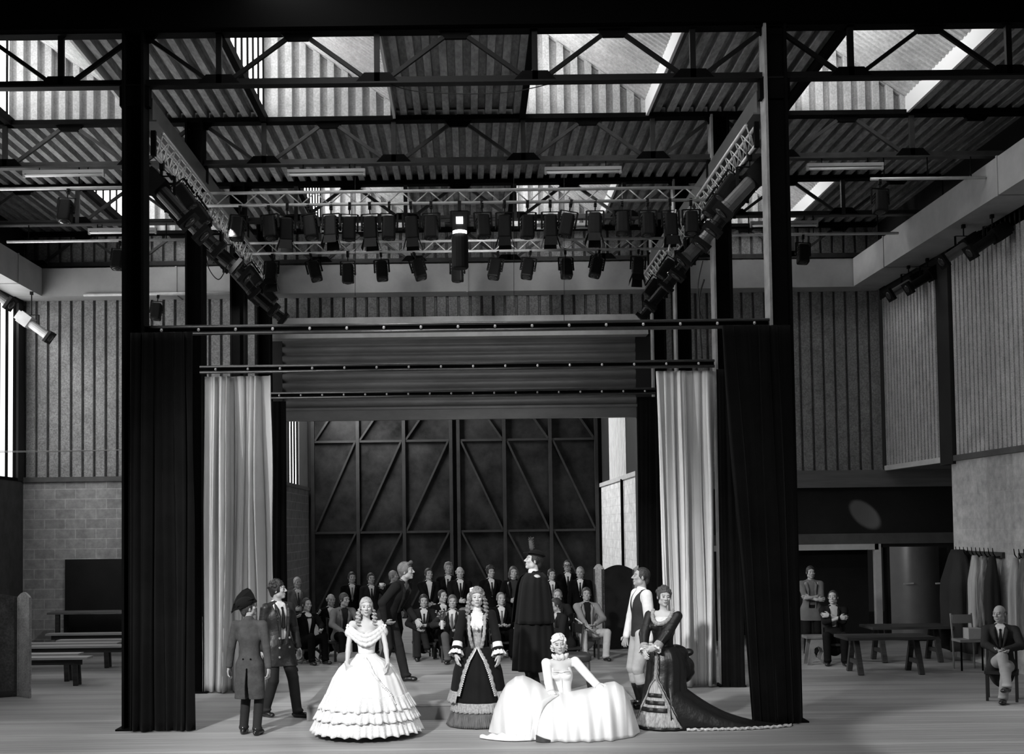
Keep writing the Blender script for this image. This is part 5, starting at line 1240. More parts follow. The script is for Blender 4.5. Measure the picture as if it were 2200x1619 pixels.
# ---------------------------------------------------------------- lady in the white ball gown
t, r = put('fair haired lady standing in a full white ball gown with flounces', 789, 1578, 2, 1.60, dict(hd=(4, 2, 0), LH=(.30, -.30, .84), RH=(-.24, -.24, .88), LE=(1, .3, .2), RE=(-1, .3, .2), LD=(.05, -.25, -1), RD=(.35, -.3, -.9), LT=(-.3, -1, 0), RT=(.9, -.3, .3), LF=(.06, 0, .08, 10), RF=(-.06, -.02, .08, -5)), STAND)
body(r, HF, M_SKINL, t, True, brow=mat('fair_brow', .25, .8))
HB_ = hairm(.34); hr = hair(r, HF, HB_, t, 'short', 3)
def ringlets(r, m, parent, specs, rad_=.011, coil=.016, turns=5, name='ringlet'):
    for pts in specs:
        b = MB(); L = len(pts); out = []; N = 60
        for i in range(N+1):
            q = i/N*(L-1); j = min(int(q), L-2); f = q-j; c_ = Vector(pts[j]).lerp(Vector(pts[j+1]), f); a = 2*PI*turns*i/N; k = coil*min(1, i/8)
            out.append(c_+Vector((k*math.cos(a), k*math.sin(a), 0)))
        b.tube(out, [rad_*(.6+.4*math.sin(PI*min(1, (i+8)/N))) for i in range(N+1)], 7); mbl(b, name, m, parent, True)
hp = lambda *a: tuple(r.hc+r.H @ V3(*a))
ringlets(r, HB_, hr, [[hp(s*.078, -.0+dy, -.01), hp(s*(.095+dx), -.01+dy, -.08), hp(s*(.10+dx*1.3), -.045+dy, -.16), hp(s*(.10+dx), -.07, -.22)] for s in (-1, 1) for dx, dy in ((0, 0), (.016, .03), (-.006, .035))], .013, .013)
hq = SDF(.01); hq.ell(r.hc+r.H @ V3(0, .03, .10), (.06, .06, .03), r.H); solid(hq, HF, 'hair_crown', HB_, hr)
T, R = r.T, r.R
S = SDF(.03); S.ell(T(0, 0, .30), (.135, .100, .14), R, .04); S.ell(T(0, 0, .15), (.108, .09, .13), R, .05)
for s in (-1, 1): S.ell(T(s*.062, -.09, .315), (.062, .05, .06), R, .03)
S.ell(T(0, 0, .02), (.135, .11, .07), R, .04)
loc = loc_of(r); S.cut(lambda x, y, z: -(loc(x, y, z)[2]-.405))
bo = solid(S, HF, 'bodice', M_WSILK, t)
def bertha(rr_, zf, dip, th, fl):
    pts = []
    for k in range(25):
        a = 2*PI*k/24; f = max(0, math.cos(a)); pts.append(T(rr_*math.sin(a), -.0-(.125 if math.cos(a) > 0 else .10)*math.cos(a)-.02*f, zf-dip*f**3+.015*abs(math.sin(a))))
    return pts
S = SDF(.02)
for rr_, zf, dip, th in ((.205, .425, .085, .026), (.222, .398, .115, .030), (.235, .365, .135, .026)): S.chain(bertha(rr_, zf, dip, th, 0), th, .012)
for s in (-1, 1): S.ell(T(s*.205, -.0, .375), (.07, .075, .07), R, .03)
S.ell(T(0, 0, .40), (.10, .075, .06), R, 0, True)
co = solid(S, HF, 'draped_collar', M_WLACE, t)
for s in (-1, 1):
    b = MB()
    for k in range(4):
        a = k*PI/2+.5; q = T(s*.225, -.03, .455); b.lathe(q+V3(.022*math.cos(a), 0, .022*math.sin(a)), [(0, -.012), (.018, -.006), (.018, .006), (0, .012)], 8, 1)
    mbl(b, 'shoulder_bow', M_WSILK, co, True)
pf = [(1.04, .115, .095, 0, 0), (.995, .16, .14, 0, 0), (.94, .27, .25, 0, 0), (.86, .35, .33, 0, 0), (.74, .425, .40, 0, 0), (.58, .495, .46, 0, 0), (.40, .565, .52, 0, .0), (.22, .63, .57, 0, 0), (.07, .66, .60, 0, 0)]
SK = ring_surface(pf, 15, .014, 5)
sk = cloth(surf(SK, -PI, PI, 0, 1, 240, 40), 'skirt', M_WSILK, t, .005, True)
for k, (u0, u1, o1, sd) in enumerate(((.655, .775, .035, 1), (.735, .865, .045, 2), (.845, 1.0, .05, 3))):
    ruffle(SK, u0, u1, 'flounce', M_WLACE, sk, .008, o1, 40+6*k, .014, seed=sd, scallop=.012)
b = MB()
for k in range(46):
    v = k/45; th = -.05+.75*v+.05*math.sin(9*v); x, y, z = SK(th, .12+.60*v, .012); b.lathe((x, y, z), [(0, -.014), (.016+.006*math.sin(k), -.004), (.018, .005), (0, .014)], 7, 1)
mbl(b, 'lace_garland', M_WLACE, sk, True)
for s in 'LR':
    S = SDF(.01); a = r.an[s]; S.ell(a+V3(0, -.06, -.045), (.04, .11, .032)); solid(S, HF, 'slipper', M_WSILK, t)
# ---------------------------------------------------------------- man stooping forward on the podium
t, r = put('man in a dark suit stooping forward behind the white ball gown, facing right', 842, 1464, 66, 1.82, dict(pel=(0, .08, .92), lean=(32, 0), hd=(14, -10, 0), LH=(.16, -.30, .86), LE=(.3, 1, .2), RH=(-.24, -.02, .86), RE=(-.8, .9, .3), RD=(.5, -.5, -.3), LF=(.10, -.16, .08, 8), RF=(-.12, .14, .08, -6)), STAND, .2)
body(r, HF, M_SKIN, t, jaw=1.05); hair(r, HF, hairm(.12), t, 'quiff', 1); suit(r, HF, t, .014, .10, .01, .02, .012, hem=-.17, v=.14)
# ---------------------------------------------------------------- lady in black velvet with lace
t, r = put('lady in a black velvet gown edged with grey lace, long curls, centre stage', 1028, 1556, -3, 1.66, dict(hd=(3, 0, 0), LH=(.29, -.20, .87), RH=(-.27, -.24, .89), LE=(.9, .5, 0), RE=(-.9, .5, 0), LD=(-.02, -.15, -1), RD=(.10, -.2, -1), LT=(-.5, -1, 0), RT=(.5, -1, 0), LF=(.06, 0, .08, 5), RF=(-.06, 0, .08, -5)))
body(r, HF, M_SKINL, t, True, brow=mat('fair_brow', .25, .8)); HB2 = hairm(.20); hr = hair(r, HF, HB2, t, 'curly', 9)
ringlets(r, HB2, hr, [[hp(s*(.08+dx), .0+dy, .02), hp(s*(.105+dx), -.005+dy, -.08), hp(s*(.115+dx), -.03+dy*.5, -.18), hp(s*(.115+dx*.7), -.055+dy*.3, -.30+dz)] for s in (-1, 1) for dx, dy, dz in ((0, -.01, 0), (.018, .02, .03), (-.008, .03, -.05))] if False else
         [[tuple(r.hc+r.H @ V3(*q)) for q in ((s*(.08+dx), .0+dy, .02), (s*(.105+dx), -.005+dy, -.08), (s*(.115+dx), -.03+dy*.5, -.18), (s*(.115+dx*.7), -.055+dy*.3, -.30+dz))] for s in (-1, 1) for dx, dy, dz in ((0, -.01, 0), (.018, .02, .03), (-.008, .03, -.05))], .015, .012, 6)
T, R = r.T, r.R; loc = loc_of(r)
S = SDF(.03); S.ell(T(0, 0, .34), (.155, .115, .18), R, .04); S.ell(T(0, 0, .14), (.125, .105, .18), R, .05); S.ell(T(0, 0, -.02), (.17, .13, .12), R, .05)
for s in (-1, 1): S.cone(T(s*.15, .01, .475), T(s*.05, .02, .495), .055, .055, .03); S.ell(T(s*.064, -.085, .335), (.064, .055, .06), R, .03)
for s in 'LR':
    e = r.el[s]*.45+r.wr[s]*.55; S.cone(r.sh[s], r.el[s], .062, .058, .02); S.cone(r.el[s], e, .058, .062, .01)
S.cut(lambda x, y, z: np.maximum(np.maximum(np.abs(loc(x, y, z)[0])-.055-.10*np.maximum(loc(x, y, z)[2]-.25, 0), loc(x, y, z)[1]+.03), np.maximum(loc(x, y, z)[2]-.62, .0-loc(x, y, z)[2])))
S.ell(r.hc+r.H @ V3(0, 0, -.05), (.05, .07, .08), r.H, 0, True); S.ell(T(0, -.02, .55), (.07, .08, .08), R, 0, True)
bo = solid(S, HF, 'velvet_bodice', M_VELV, t)
S = SDF(.03); S.ell(T(0, 0, .34), (.142, .106, .165), R, .04); S.ell(T(0, 0, .14), (.112, .098, .17), R, .05)
for s in (-1, 1): S.ell(T(s*.06, -.085, .335), (.062, .05, .058), R, .03)
S.cut(lambda x, y, z: -(loc(x, y, z)[2]-.30)); solid(S, HF, 'stomacher', M_LACE, bo)
S = SDF(.03); S.ell(T(0, 0, .36), (.140, .105, .17), R, .04); S.cone(T(0, .02, .48), T(0, .005, .545), .07, .055, .02)
for s in (-1, 1): S.ell(T(s*.06, -.088, .345), (.062, .05, .060), R, .03)
S.cut(lambda x, y, z: loc(x, y, z)[2]-.30); S.ell(r.hc+r.H @ V3(0, 0, -.045), (.05, .08, .075), r.H, 0, True); solid(S, HF, 'lace_chemisette', M_WLACE, bo)
b = MB(); b.lathe(T(0, -.152, .315), [(0, -.012), (.018, -.010), (.024, 0), (.0, .004)], 12, 1); mbl(b, 'brooch', M_TUBE, bo, True)
# lace edges of the bodice: scalloped ribbons
for s in (-1, 1):
    b = MB()
    for k in range(27):
        v = k/26; z = .47-.44*v; x = s*(.10-.055*v+.02*math.sin(PI*v)); y = -.088-.055*math.sin(PI*min(1, max(0, (1-v)*.95+.08)))-.012; b.lathe(T(x, y+.004, z), [(0, -.006), (.021, -.004), (.022+.005*math.sin(k*1.6), .003), (0, .006)], 8, 1)
    mbl(b, 'lace_edge', M_LACE, bo, True)
for s in 'LR':                                     # turned-back cuffs and white frills
    a = r.el[s]*.45+r.wr[s]*.55; d = nrm(r.wr[s]-r.el[s])
    S = SDF(.01); S.cone(a-d*.03, a+d*.03, .064, .070); cf = solid(S, HF, 'lace_cuff', M_WLACE, bo)
    x = nrm(np.cross(d, V3(0, 1, .1))); y = np.cross(d, x); P = []
    for j, (z, q) in enumerate(((.03, .05), (.06, .068), (.10, .085), (.125, .09))): P.append([a+d*z+(x*math.cos(k*2*PI/48)+y*math.sin(k*2*PI/48))*q*(1+.14*math.sin(k*2*PI/48*9)*j/3) for k in range(49)])
    cloth(P, 'sleeve_frill', mat('white_lace', .85), cf, .004, True)
    S = SDF(.01); S.cone(a+d*.035, a+d*.055, .071, .071); solid(S, HF, 'dark_cuff_band', M_VELV, cf)
pf = [(1.0, .13, .11, 0, 0), (.93, .19, .17, 0, 0), (.85, .235, .21, 0, 0), (.70, .275, .25, 0, 0), (.5, .30, .28, 0, 0), (.33, .315, .30, 0, 0), (.20, .33, .315, 0, 0), (.01, .385, .36, 0, 0)]
SK = ring_surface(pf, 12, .008, 8)
sk = cloth(surf(SK, -PI, PI, 0, 1, 200, 36), 'underskirt', M_VELV, t, .005, True)
uz = lambda z: float(np.interp(-z, [-p[0] for p in pf], np.linspace(0, 1, len(pf))))
ruffle(SK, uz(.31), uz(.19), 'lace_flounce', M_LACE, sk, .012, .022, 60, .006, seed=2, scallop=.006)
ruffle(SK, uz(.20), 1.0, 'pleated_hem', M_TRIMG, sk, .006, .02, 90, .008, seed=4, scallop=.0)
# overskirt of the coat, open at the front and wider below
U1 = uz(.40); P = []; op = lambda u: .10+.62*(u/U1)
for j in range(31):
    u = U1*j/30; P.append([SK(op(u)+(2*PI-2*op(u))*i/160, u, .018+.035*u) for i in range(161)])
ov = cloth(P, 'coat_skirt', M_VELV, t, .008)
for s in (-1, 1):
    P = []
    for j in range(61):
        u = U1*j/60; w = .16+.03*math.sin(j*1.05); row = []
        for i in range(7):
            q = i/6; row.append(SK(s*(op(u)+w*(q-.30)), u, .030+.035*u+.006*math.sin(PI*q)))
        P.append(row)
    cloth(P, 'lace_border', M_LACE, ov, .005)
    b = MB()
    for k in range(34):
        u = U1*(k+.5)/34; b.lathe(SK(s*(op(u)-.055), u, .036+.035*u), [(0, -.008), (.009, -.003), (.009, .003), (0, .008)], 6, 1)
    mbl(b, 'bead_edge', M_WLACE, ov, True)
ruffle(SK, U1*.93, U1*1.12, 'coat_hem_lace', M_LACE, ov, .05, .075, 50, .010, .80, 2*PI-.80, 6, .008)
b = MB(); q = r.hc+r.H @ V3(-.06, -.0, .105)
for k in range(5): b.lathe(q+V3(.02*math.cos(k*1.26), -.02, .02*math.sin(k*1.26)), [(0, -.014), (.018, -.006), (.018, .006), (0, .014)], 8, 1)
mbl(b, 'hair_bow', M_WLACE, hr, True)
# ---------------------------------------------------------------- cloaked man with plumed hat, on the podium
t, r = put('tall man in a long black cloak and plumed hat facing left, behind the seated lady', 1148, 1484, -80, 1.88, dict(hd=(-4, -10, 0), LH=(.20, -.04, .80), RH=(-.20, -.10, .82), RD=(.1, -.2, -1)), STAND, .2)
body(r, HF, M_SKINL, t, jaw=1.05); hair(r, HF, hairm(.02), t, 'short'); trousers(r, HF, mat('black_trouser_cloth', .012, .85), t); shoes(r, HF, .012, t)
S = SDF(.02); S.cone(r.T(0, .02, .49), r.T(0, .01, .565), .074, .066); S.ell(r.T(0, -.04, .40), (.07, .08, .10), r.R); S.ell(r.hc+r.H @ V3(0, 0, -.045), (.052, .085, .075), r.H, 0, True); solid(S, HF, 'shirt', cl(.66), t)
pf = [(1.475, .085, .09, 0, .02), (1.45, .15, .12, 0, .015), (1.42, .215, .145, 0, .01), (1.34, .245, .165, 0, .0), (1.1, .265, .20, 0, 0), (.8, .285, .235, 0, 0), (.5, .30, .26, 0, .0), (.27, .31, .275, 0, 0)]
SK = ring_surface(pf, 9, .022, 21); P = []
ck = cloth(surf(SK, .10, 2*PI-.10, 0, 1, 200, 46), 'cloak', mat('black_cloak_cloth', .0065, .8, 0, .2, 4, sheen=.03, spec=.15), t, .008)
pf2 = [(p[0]+.006, p[1]+.018, p[2]+.018, p[3], p[4]) for p in pf[:4]]+[(1.12, .29, .225, 0, 0), (.86, .315, .255, 0, 0)]
SK2 = ring_surface(pf2, 8, .020, 12); cloth(surf(SK2, .22, 2*PI-.22, 0, 1, 200, 26), 'shoulder_cape', mat('black_cloak_cloth', .009), ck, .008)
S = SDF(.012)
for s in (-1, 1): S.chain([r.T(s*.06, -.0, .555), r.T(s*.085, -.085, .47), r.T(s*.05, -.155, .34)], [.02, .026, .016])
S.chain([r.T(-.06, .0, .555), r.T(-.04, .075, .56), r.T(.04, .075, .56), r.T(.06, 0, .555)], .020); solid(S, HF, 'cloak_collar', mat('black_cloak_cloth', .009), ck)
H = r.H; c = r.hc; P = lambda *a: c+H @ V3(*a); S = SDF(.02)
S.ell(P(0, .025, .085), (.086, .104, .060), H); ht = solid(S, HF, 'hat_crown', mat('black_felt', .012), t)
b = MB(); n = 28; top = []; bot = []
for k in range(n):
    a = 2*PI*k/n; q = (.105*math.sin(a), .02-.165*math.cos(a)*(1 if math.cos(a) > 0 else .75), .070+.02*abs(math.sin(a))); top.append(P(q[0], q[1], q[2]+.010)); bot.append(P(*q))
b.grid([bot, top], True); b.add(top, [tuple(range(n))]); b.add(bot, [tuple(range(n-1, -1, -1))]); mbl(b, 'hat_brim', mat('black_felt', .012), ht)
b = MB(); pts = [P(.0, -.035, .12), P(0, -.045, .16), P(0, -.060, .20), P(0, -.072, .24), P(0, -.066, .265)]; b.tube(pts, [.022, .032, .030, .022, .006], 9)
for k in range(40):
    v = k/39; i = min(int(v*4), 3); q = Vector(pts[i]).lerp(Vector(pts[i+1]), v*4-i); a = k*2.4; b.tube([q, q+Vector((.035*math.cos(a), .035*math.sin(a), .03))], .004, 5)
mbl(b, 'plume', mat('grey_plume', .06, .8), ht, True)
# ---------------------------------------------------------------- man in waistcoat and breeches
t, r = put('man in a white shirt and dark waistcoat facing left, behind the lady with the train', 1381, 1519, -78, 1.85, dict(hd=(-10, -6, 0), LH=(.24, .02, .84), RH=(-.20, -.14, .84), LE=(.6, 1, 0), RD=(.1, -.3, -1)))
body(r, HF, M_SKIN, t); hair(r, HF, hairm(.03), t, 'thin'); T, R = r.T, r.R; loc = loc_of(r)
S = SDF(.03); S.ell(T(0, 0, .36), (.165, .115, .19), R, .04); S.cone(T(0, .02, .49), T(0, .012, .555), .068, .060, .02)
for s in (-1, 1): S.cone(T(s*.16, .01, .47), T(s*.05, .02, .495), .06, .06, .03)
for s in 'LR': S.cone(r.sh[s], r.el[s], .070, .068, .02); S.cone(r.el[s], r.wr[s], .068, .046, .01)
S.ell(r.hc+r.H @ V3(0, 0, -.045), (.052, .085, .075), r.H, 0, True); solid(S, HF, 'shirt', cl(.72), t)
S = SDF(.03); S.ell(T(0, -.0, .35), (.178, .128, .20), R, .04); S.ell(T(0, 0, .12), (.155, .12, .20), R, .05); S.ell(T(0, 0, -.06), (.168, .130, .20), R, .05); S.cut(lambda x, y, z: loc(x, y, z)[2]+.035)
for s in (-1, 1): S.cone(T(s*.11, .01, .485), T(s*.06, .02, .50), .055, .055, .03)
for s in 'LR': S.ell(r.sh[s]+V3(0, 0, -.02), (.085, .09, .11), I3, .0, True)
S.cut(lambda x, y, z: np.maximum(np.maximum(np.abs(loc(x, y, z)[0])-(loc(x, y, z)[2]-.26)*.3, loc(x, y, z)[1]+.03), .26-loc(x, y, z)[2])); S.ell(r.hc+r.H @ V3(0, 0, -.06), (.06, .09, .09), r.H, 0, True)
solid(S, HF, 'waistcoat', cl(.035), t)
trousers(r, HF, cl(.42), t, 1.10, True)
for s in 'LR':
    S = SDF(.02); a, k = r.an[s], r.kn[s]; S.cone(k*.78+a*.22, k*.5+a*.5, .058, .060); S.cone(k*.5+a*.5, a, .060, .044); tt = r.toe[s]; S.cone(a-V3(0, 0, .03), a+tt*.14-V3(0, 0, .045), .045, .034); S.cut(lambda x, y, z: z+0*x+0*y); solid(S, HF, 'boot', mat('black_boot_leather', .010, .3, spec=.5), t)
S = SDF(.02)
for s in 'LR': S.cone(r.kn[s]*.8+r.an[s]*.2, r.kn[s]*.64+r.an[s]*.36, .070, .072)
solid(S, HF, 'breeches_cuff', cl(.42), t)
# ---------------------------------------------------------------- lady in white, sunk down in her skirts
p0 = atZ(1211, 1567, 0)
t, r = person('fair haired lady in white sunk down in her wide spread skirts', (p0.x, p0.y, 0), -4, 1.65, dict(pel=(0, 0, .36), lean=(-3, -3), hd=(4, 2, -3), LH=(.50, -.20, .50), RH=(-.13, -.34, .40), LE=(.15, .5, -1), RE=(-1, .3, -.2), LD=(.95, -.2, -.1), RD=(.45, -.5, -.75), LT=(-.1, -1, .1), RT=(.6, -.2, .6), LF=(.2, -.5, .08, 10), RF=(-.2, -.5, .08, -10)), SIT)
body(r, HF, M_SKINL, t, True, lower=False, brow=mat('dark_stage_brow', .08, .8)); HB3 = hairm(.66)
hr = hair(r, HF, HB3, t, 'curly', 14); hp = lambda *a: tuple(r.hc+r.H @ V3(*a))
ringlets(r, HB3, hr, [[hp(s*.078, .05+dy, .0), hp(s*.088, .06+dy, -.04), hp(s*.080, .065+dy, -.085)] for s in (-1, 1) for dy in (0, .03)], .015, .012, 3)
T, R = r.T, r.R; loc = loc_of(r)
S = SDF(.03); S.ell(T(0, 0, .32), (.142, .105, .165), R, .04); S.ell(T(0, 0, .14), (.112, .094, .16), R, .05); S.ell(T(0, 0, .02), (.14, .11, .08), R, .04)
for s in (-1, 1): S.ell(T(s*.062, -.086, .325), (.062, .05, .058), R, .03); S.cone(T(s*.145, .01, .468), T(s*.09, .02, .485), .050, .05, .03)
for s in 'LR':
    e = r.el[s]*.35+r.wr[s]*.65; S.cone(r.sh[s], r.el[s], .060, .054, .02); S.cone(r.el[s], e, .052, .05, .01)
S.cut(lambda x, y, z: np.maximum(np.maximum(np.abs(loc(x, y, z)[0])-.095, loc(x, y, z)[1]-.02), .375-loc(x, y, z)[2])); S.ell(r.hc+r.H @ V3(0, 0, -.05), (.06, .09, .09), r.H, 0, True)
bo = solid(S, HF, 'bodice', M_WSILK, t)
b = MB()
b.tube([T(.095*q/6, -.132-.016*math.cos(q/6*1.5), .377) for q in range(-6, 7)], .005, 6); b.tube([T(0, -.118, .29), T(0, -.104, .22), T(0, -.098, .12), T(0, -.112, .04)], .004, 6)
mbl(b, 'neckline_piping', M_WLACE, bo)
P = []
for j, (dz, q) in enumerate(((-.03, .066), (.0, .085), (.03, .098), (.045, .092))):
    P.append([r.neck+R @ V3(q*math.cos(k*2*PI/72)*(1+.10*math.sin(9*k*2*PI/72)), .0+q*.92*math.sin(k*2*PI/72)*(1+.10*math.sin(9*k*2*PI/72)), dz+.005+.010*math.sin(9*k*2*PI/72+1)) for k in range(73)])
cloth(P, 'ruff_collar', M_WLACE, bo, .012, True)
for s in 'LR':
    a = r.el[s]*.42+r.wr[s]*.58; d = nrm(r.wr[s]-r.el[s]); x = nrm(np.cross(d, V3(0, 1, .1))); y = np.cross(d, x); P = []
    for j, (z, q) in enumerate(((0, .052), (.03, .074), (.06, .092), (.085, .10))): P.append([a+d*z+(x*math.cos(k*2*PI/48)+y*math.sin(k*2*PI/48))*q*(1+.13*math.sin(k*2*PI/48*8)*j/3)-V3(0, 0, .02*j/3) for k in range(49)])
    cloth(P, 'sleeve_frill', M_WLACE, bo, .005, True)
# the skirt: a wide dome of silk; top profile along x, arches front to back
TX = [-.90, -.87, -.83, -.76, -.68, -.57, -.48, -.39, -.28, -.16, 0, .15, .30, .42, .52, .62, .72, .80, .86, .90]
TZ = [.02, .12, .26, .42, .56, .64, .655, .62, .56, .49, .45, .47, .50, .53, .565, .58, .52, .36, .16, .02]
FY = [.16, .24, .33, .44, .54, .62, .68, .73, .78, .82, .84, .84, .82, .79, .75, .69, .60, .48, .34, .24]
def skirt_pt(x, q, off=0.0):
    """q from 0 (front hem) over the top (.62) to 1 (back hem)"""
    x = max(TX[0], min(TX[-1], x)); zt_ = float(np.interp(x, TX, TZ)); fy = float(np.interp(x, TX, FY)); sc = 1/(1.68/1.75)
    if q < .62:
        v = q/.62; a = v*PI/2; y = -.02-(fy-.02)*(math.cos(a)**.75); z = zt_*math.sin(a)**.85
        w = .014*math.sin(26*x+3*v)+.010*math.sin(47*x+1.3+2*v); fo = (1-v)**.5
        y -= w*fo*1.6+off; z += off*.6+.4*w*(1-fo)
    else:
        v = (q-.62)/.38; a = v*PI/2; y = -.02+.34*math.sin(a); z = zt_*math.cos(a)
    return (x*sc, y*sc, max(.006, z*sc))
P = [[skirt_pt(TX[0]+(TX[-1]-TX[0])*i/220, j/44.0) for i in range(221)] for j in range(45)]
sk = cloth(P, 'skirt', mat('white_satin', .74, .36, 0, .03, 3, spec=.3, bump=.12, bscale=9), t, .006)
# the parting of the overskirt: a folded edge running from the lap to the hem, dark petticoat showing at its foot
P = []
for j in range(41):
    v = j/40; q = .52*(1-v); xa = -.05-.29*v-.05*math.sin(PI*v); row = []
    for i in range(7): row.append(skirt_pt(xa-.05+.05*i/6*(1+.4*v), q, .016*math.sin(PI*(.25+.75*i/6))+.008))
    P.append(row)
cloth(P, 'overskirt_edge', mat('white_satin', .88), sk, .006)
P = []
for j in range(7): P.append([(-.335+.19*i/14, -.86-.05*math.sin(PI*i/14)+.03*j/6*0, .004+.085*(j/6)*(1-.75*i/14)) for i in range(15)])
cloth(P, 'petticoat_hem', mat('grey_petticoat', .05, .6, 0, .2, 12), sk, .01)
P = []
for j in range(9):
    v = j/8; P.append([(-1.02+.70*i/40, -.60-.18*(i/40)-.14*v*math.sin(PI*min(1, .08+i/40*.94)), .010+.07*math.sin(PI*v)*(.35+.65*math.sin(PI*i/40))+.012*math.sin(i*.9)*math.sin(PI*v)) for i in range(41)])
cloth(P, 'skirt_train', mat('white_satin', .88), sk, .008)
# ---------------------------------------------------------------- lady in dark satin with bustle and train
p0 = atZ(1428, 1560, 0)
t, r = person('lady in a dark satin bustle gown with a long train sweeping to the right', (p0.x, p0.y, 0), -24, 1.66, dict(lean=(-3, 0), tw=-4, hd=(34, 4, 4), LH=(-.02, -.30, 1.00), RH=(-.17, -.27, .98), LE=(1, .5, 0), RE=(-.9, .6, 0), LD=(-.85, -.5, -.1), RD=(.25, -.7, -.45), LT=(0, -.2, 1), RT=(.3, 0, 1), LF=(.06, 0, .08, 5), RF=(-.06, 0, .08, -5)))
body(r, HF, M_SKINL, t, True, fat=1.04, brow=mat('brow_hair', .12)); hr = hair(r, HF, hairm(.07), t, 'curly', 6)
T, R = r.T, r.R; loc = loc_of(r)
S = SDF(.03); S.ell(T(0, 0, .33), (.160, .122, .18), R, .04); S.ell(T(0, 0, .14), (.128, .108, .18), R, .05); S.ell(T(0, 0, .0), (.16, .13, .10), R, .05)
for s in (-1, 1): S.ell(T(s*.066, -.088, .33), (.07, .062, .064), R, .03); S.cone(T(s*.14, .01, .465), T(s*.10, .02, .48), .055, .05, .03)
for s in 'LR':
    e = r.el[s]*.2+r.wr[s]*.8; S.cone(r.sh[s]-R @ V3(0, 0, .02), r.el[s], .064, .070, .02); S.cone(r.el[s], e, .068, .052, .01)
    for q in (.55, .75, .95): S.ell(r.sh[s]+(r.el[s]-r.sh[s])*q, (.066, .066, .022), I3, .014)
S.cut(lambda x, y, z: np.maximum(np.maximum((loc(x, y, z)[0]/.112)**2*.1+((loc(x, y, z)[2]-.49)/.125)**2*.1-.1, loc(x, y, z)[1]-.02), -1.0)); S.ell(r.hc+r.H @ V3(0, 0, -.05), (.06, .09, .09), r.H, 0, True)
bo = solid(S, HF, 'satin_bodice', M_SATIN, t)
S = SDF(.03); S.ell(T(0, 0, .34), (.138, .112, .165), R, .04)
for s in (-1, 1): S.ell(T(s*.062, -.088, .335), (.064, .055, .058), R, .03)
S.cut(lambda x, y, z: -(loc(x, y, z)[2]-.45)); S.cut(lambda x, y, z: loc(x, y, z)[2]-.2); solid(S, HF, 'lace_front', M_WLACE, bo)
b = MB()
for k in range(37):
    q = -1+2*k/36; x = .128*math.sin(q*PI*.5)**3*.35+.128*math.sin(q*PI*.5)*.65; z = .365+.165*abs(q)**2.6; y = -.158+.115*((z-.365)/.165)**1.1+.03*abs(q)
    b.lathe(T(x, y, z), [(0, -.010), (.024, -.006), (.026+.004*math.sin(k*2), .005), (0, .010)], 8, 1)
mbl(b, 'neckline_lace', M_LACE, bo, True)
for s in 'LR':
    a = r.el[s]*.22+r.wr[s]*.78; d = nrm(r.wr[s]-r.el[s]); S = SDF(.008); S.cone(a-d*.02, a+d*.02, .056, .060); solid(S, HF, 'lace_cuff', M_LACE, bo)
    x = nrm(np.cross(d, V3(0, 1, .1))); y = np.cross(d, x); P = []
    for j, (z, q) in enumerate(((.01, .04), (.035, .055), (.06, .064))): P.append([a+d*z+(x*math.cos(k*2*PI/40)+y*math.sin(k*2*PI/40))*q*(1+.12*math.sin(k*2*PI/40*7)*j/2)-V3(0, 0, .01*j) for k in range(41)])
    cloth(P, 'cuff_frill', M_WLACE, bo, .004, True)
# skirt; the train lies towards the local direction away from her face, along the stage to the right
pf = [(1.02, .14, .12, 0, 0), (.95, .20, .19, .01, .02), (.85, .235, .25, .02, .05), (.70, .25, .27, .02, .05), (.55, .255, .27, .015, .02), (.35, .29, .29, .015, .01), (.15, .32, .33, .01, .01), (.012, .345, .36, .0, .0)]
SK = ring_surface(pf, 11, .010, 31); uz = lambda z: float(np.interp(-z, [-p[0] for p in pf], np.linspace(0, 1, len(pf))))
M_FRG = mat('fringed_lace', .34, .8, 0, .5, 34, (1, 1, .10))
sk = cloth(surf(SK, -PI, PI, 0, 1, 200, 36), 'skirt', M_SATIN, t, .005, True)
A0, A1 = -1.25, .85                               # the pale apron front, framed by the dark overskirt
P = []
for j in range(31):
    v = j/30; u = uz(.62)+(1-uz(.62))*v; k = v**.85; P.append([SK((A0*k-.25*(1-k))+((A1-A0)*k+.05*(1-k))*i/60, min(u, 1), .012) for i in range(61)])
ap = cloth(P, 'apron_front', M_FRG, sk, .005)
for za, zb in ((.45, .40), (.36, .31), (.275, .22)):
    v = (uz(za)-uz(.62))/(1-uz(.62)); k = max(.1, v)**.85; cloth([[SK((A0*k-.2*(1-k))+(A1-A0)*.93*k*i/60, uz(za)+(uz(zb)-uz(za))*j/3, .020) for i in range(61)] for j in range(4)], 'dark_band', M_SATIN, ap, .004)
ruffle(SK, uz(.20), uz(.045), 'fringe', M_FRG, ap, .014, .034, 110, .006, A0-.1, A1+.12, 3, .0)
cloth([[SK(A0-.15+(A1-A0+.3)*i/80, uz(.05)+(1-uz(.05))*j/3, .03) for i in range(81)] for j in range(4)], 'hem_band', M_SATIN, ap, .006)
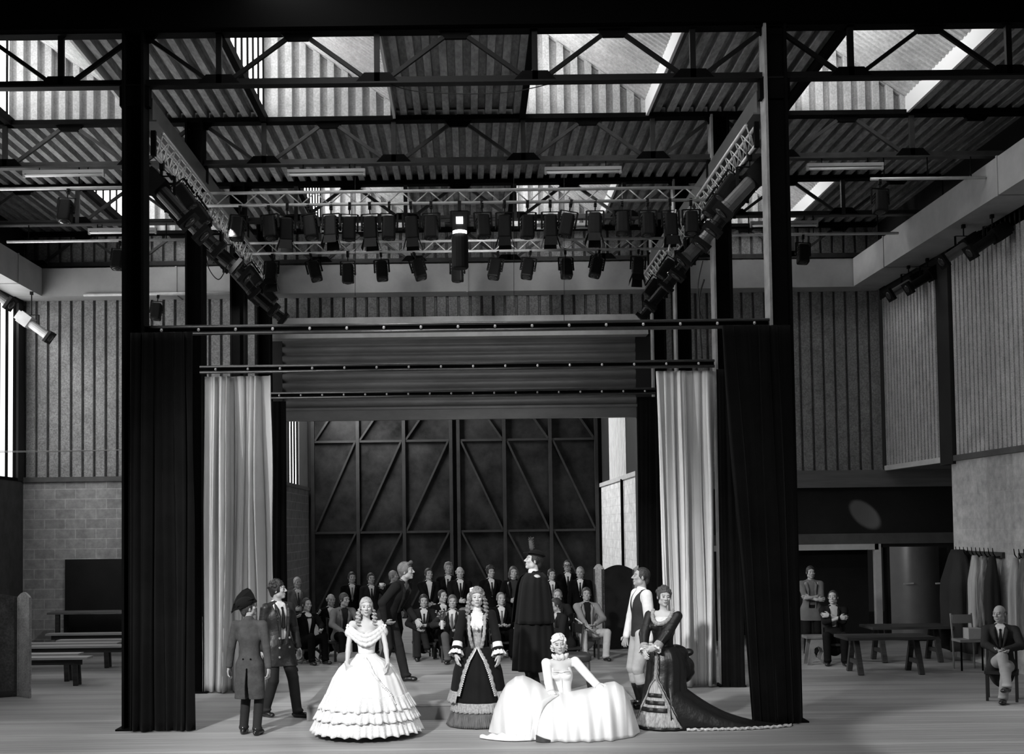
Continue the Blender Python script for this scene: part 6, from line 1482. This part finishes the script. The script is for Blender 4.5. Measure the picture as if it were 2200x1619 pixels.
for sgn, w in ((1, .07), (-1, .05)):
    P = []
    for j in range(61):
        v = j/60; u = uz(.95)+(uz(.03)-uz(.95))*v; kk = max(0, (u-uz(.62))/(1-uz(.62)))**.85; e = (A1 if sgn > 0 else A0)*kk+(-.20+(.02 if sgn > 0 else -.05))*(1-kk); wd = (.10+.12*v+.02*math.sin(j*1.3))*(1 if sgn > 0 else .7)
        P.append([SK(e+sgn*wd*(q/5.0-.3), u, .026+.008*math.sin(PI*q/5)) for q in range(6)])
    lb = cloth(P, 'lace_border', M_LACE, sk, .005)
    cloth([[SK2_ for SK2_ in row] for row in [[(x_*1.012, y_*1.012-.004, z_) for x_, y_, z_ in rw[3:5]] for rw in P]], 'velvet_ribbon', M_SATIN, lb, .004)
# bustle puffs behind her
S = SDF(.05); bz = lambda x, y, z: V3(x, y, z)
S.ell(bz(.10, .20, .90), (.17, .15, .12)); S.ell(bz(.16, .26, .74), (.17, .17, .14)); S.ell(bz(.20, .24, .64), (.11, .12, .11)); S.ell(bz(.02, .22, .72), (.16, .13, .2))
for k in range(8): S.ell(bz(.13+.13*math.cos(k*.8), .27+.10*math.sin(k*1.1), .66+.035*k), (.07, .06, .045), rx(30*k), .03)
solid(S, HF, 'bustle', M_SATIN, sk)
# train
th0 = rad(24); ca, sa = math.cos(th0), math.sin(th0)
def tr(xw, yw, z): return (ca*xw-sa*yw, sa*xw+ca*yw, z)         # stage-aligned offsets into her turned frame
LEN = 1.58; P = []
for j in range(49):
    v = j/48; xc = .02+LEN*v; hgt = .70*(1-v)**2.3+.012; wd = (.36-.10*v)*(1-v**3.5)+.015; row = []
    for i in range(41):
        a = PI*i/40; y = .03+.14*v*0-.10*v-wd*math.cos(a); zz = hgt*math.sin(a)**.8+.006*math.sin(i*.9+5*v)+.010*math.sin(9*a+4*v)*(1-v)
        row.append(tr(xc, y, max(.006, zz)))
    P.append(row)
tn = cloth(P, 'train', M_SATIN, sk, .008)
P = []
for j in range(61):
    v = .12+.86*j/60; xc = .02+LEN*v; wd = (.36-.10*v)*(1-v**3.5)+.015; P.append([tr(xc+.004*math.sin(j*2), .03-.10*v-wd-.012+.035*i/4*0-.03*(i/4)-.010*math.sin(j*1.1), .008+.028*math.sin(PI*i/4)+.006*math.sin(j*1.7)) for i in range(5)])
cloth(P, 'train_lace', M_WLACE if False else mat('train_lace', .5, .8, 0, .8, 26), tn, .005)
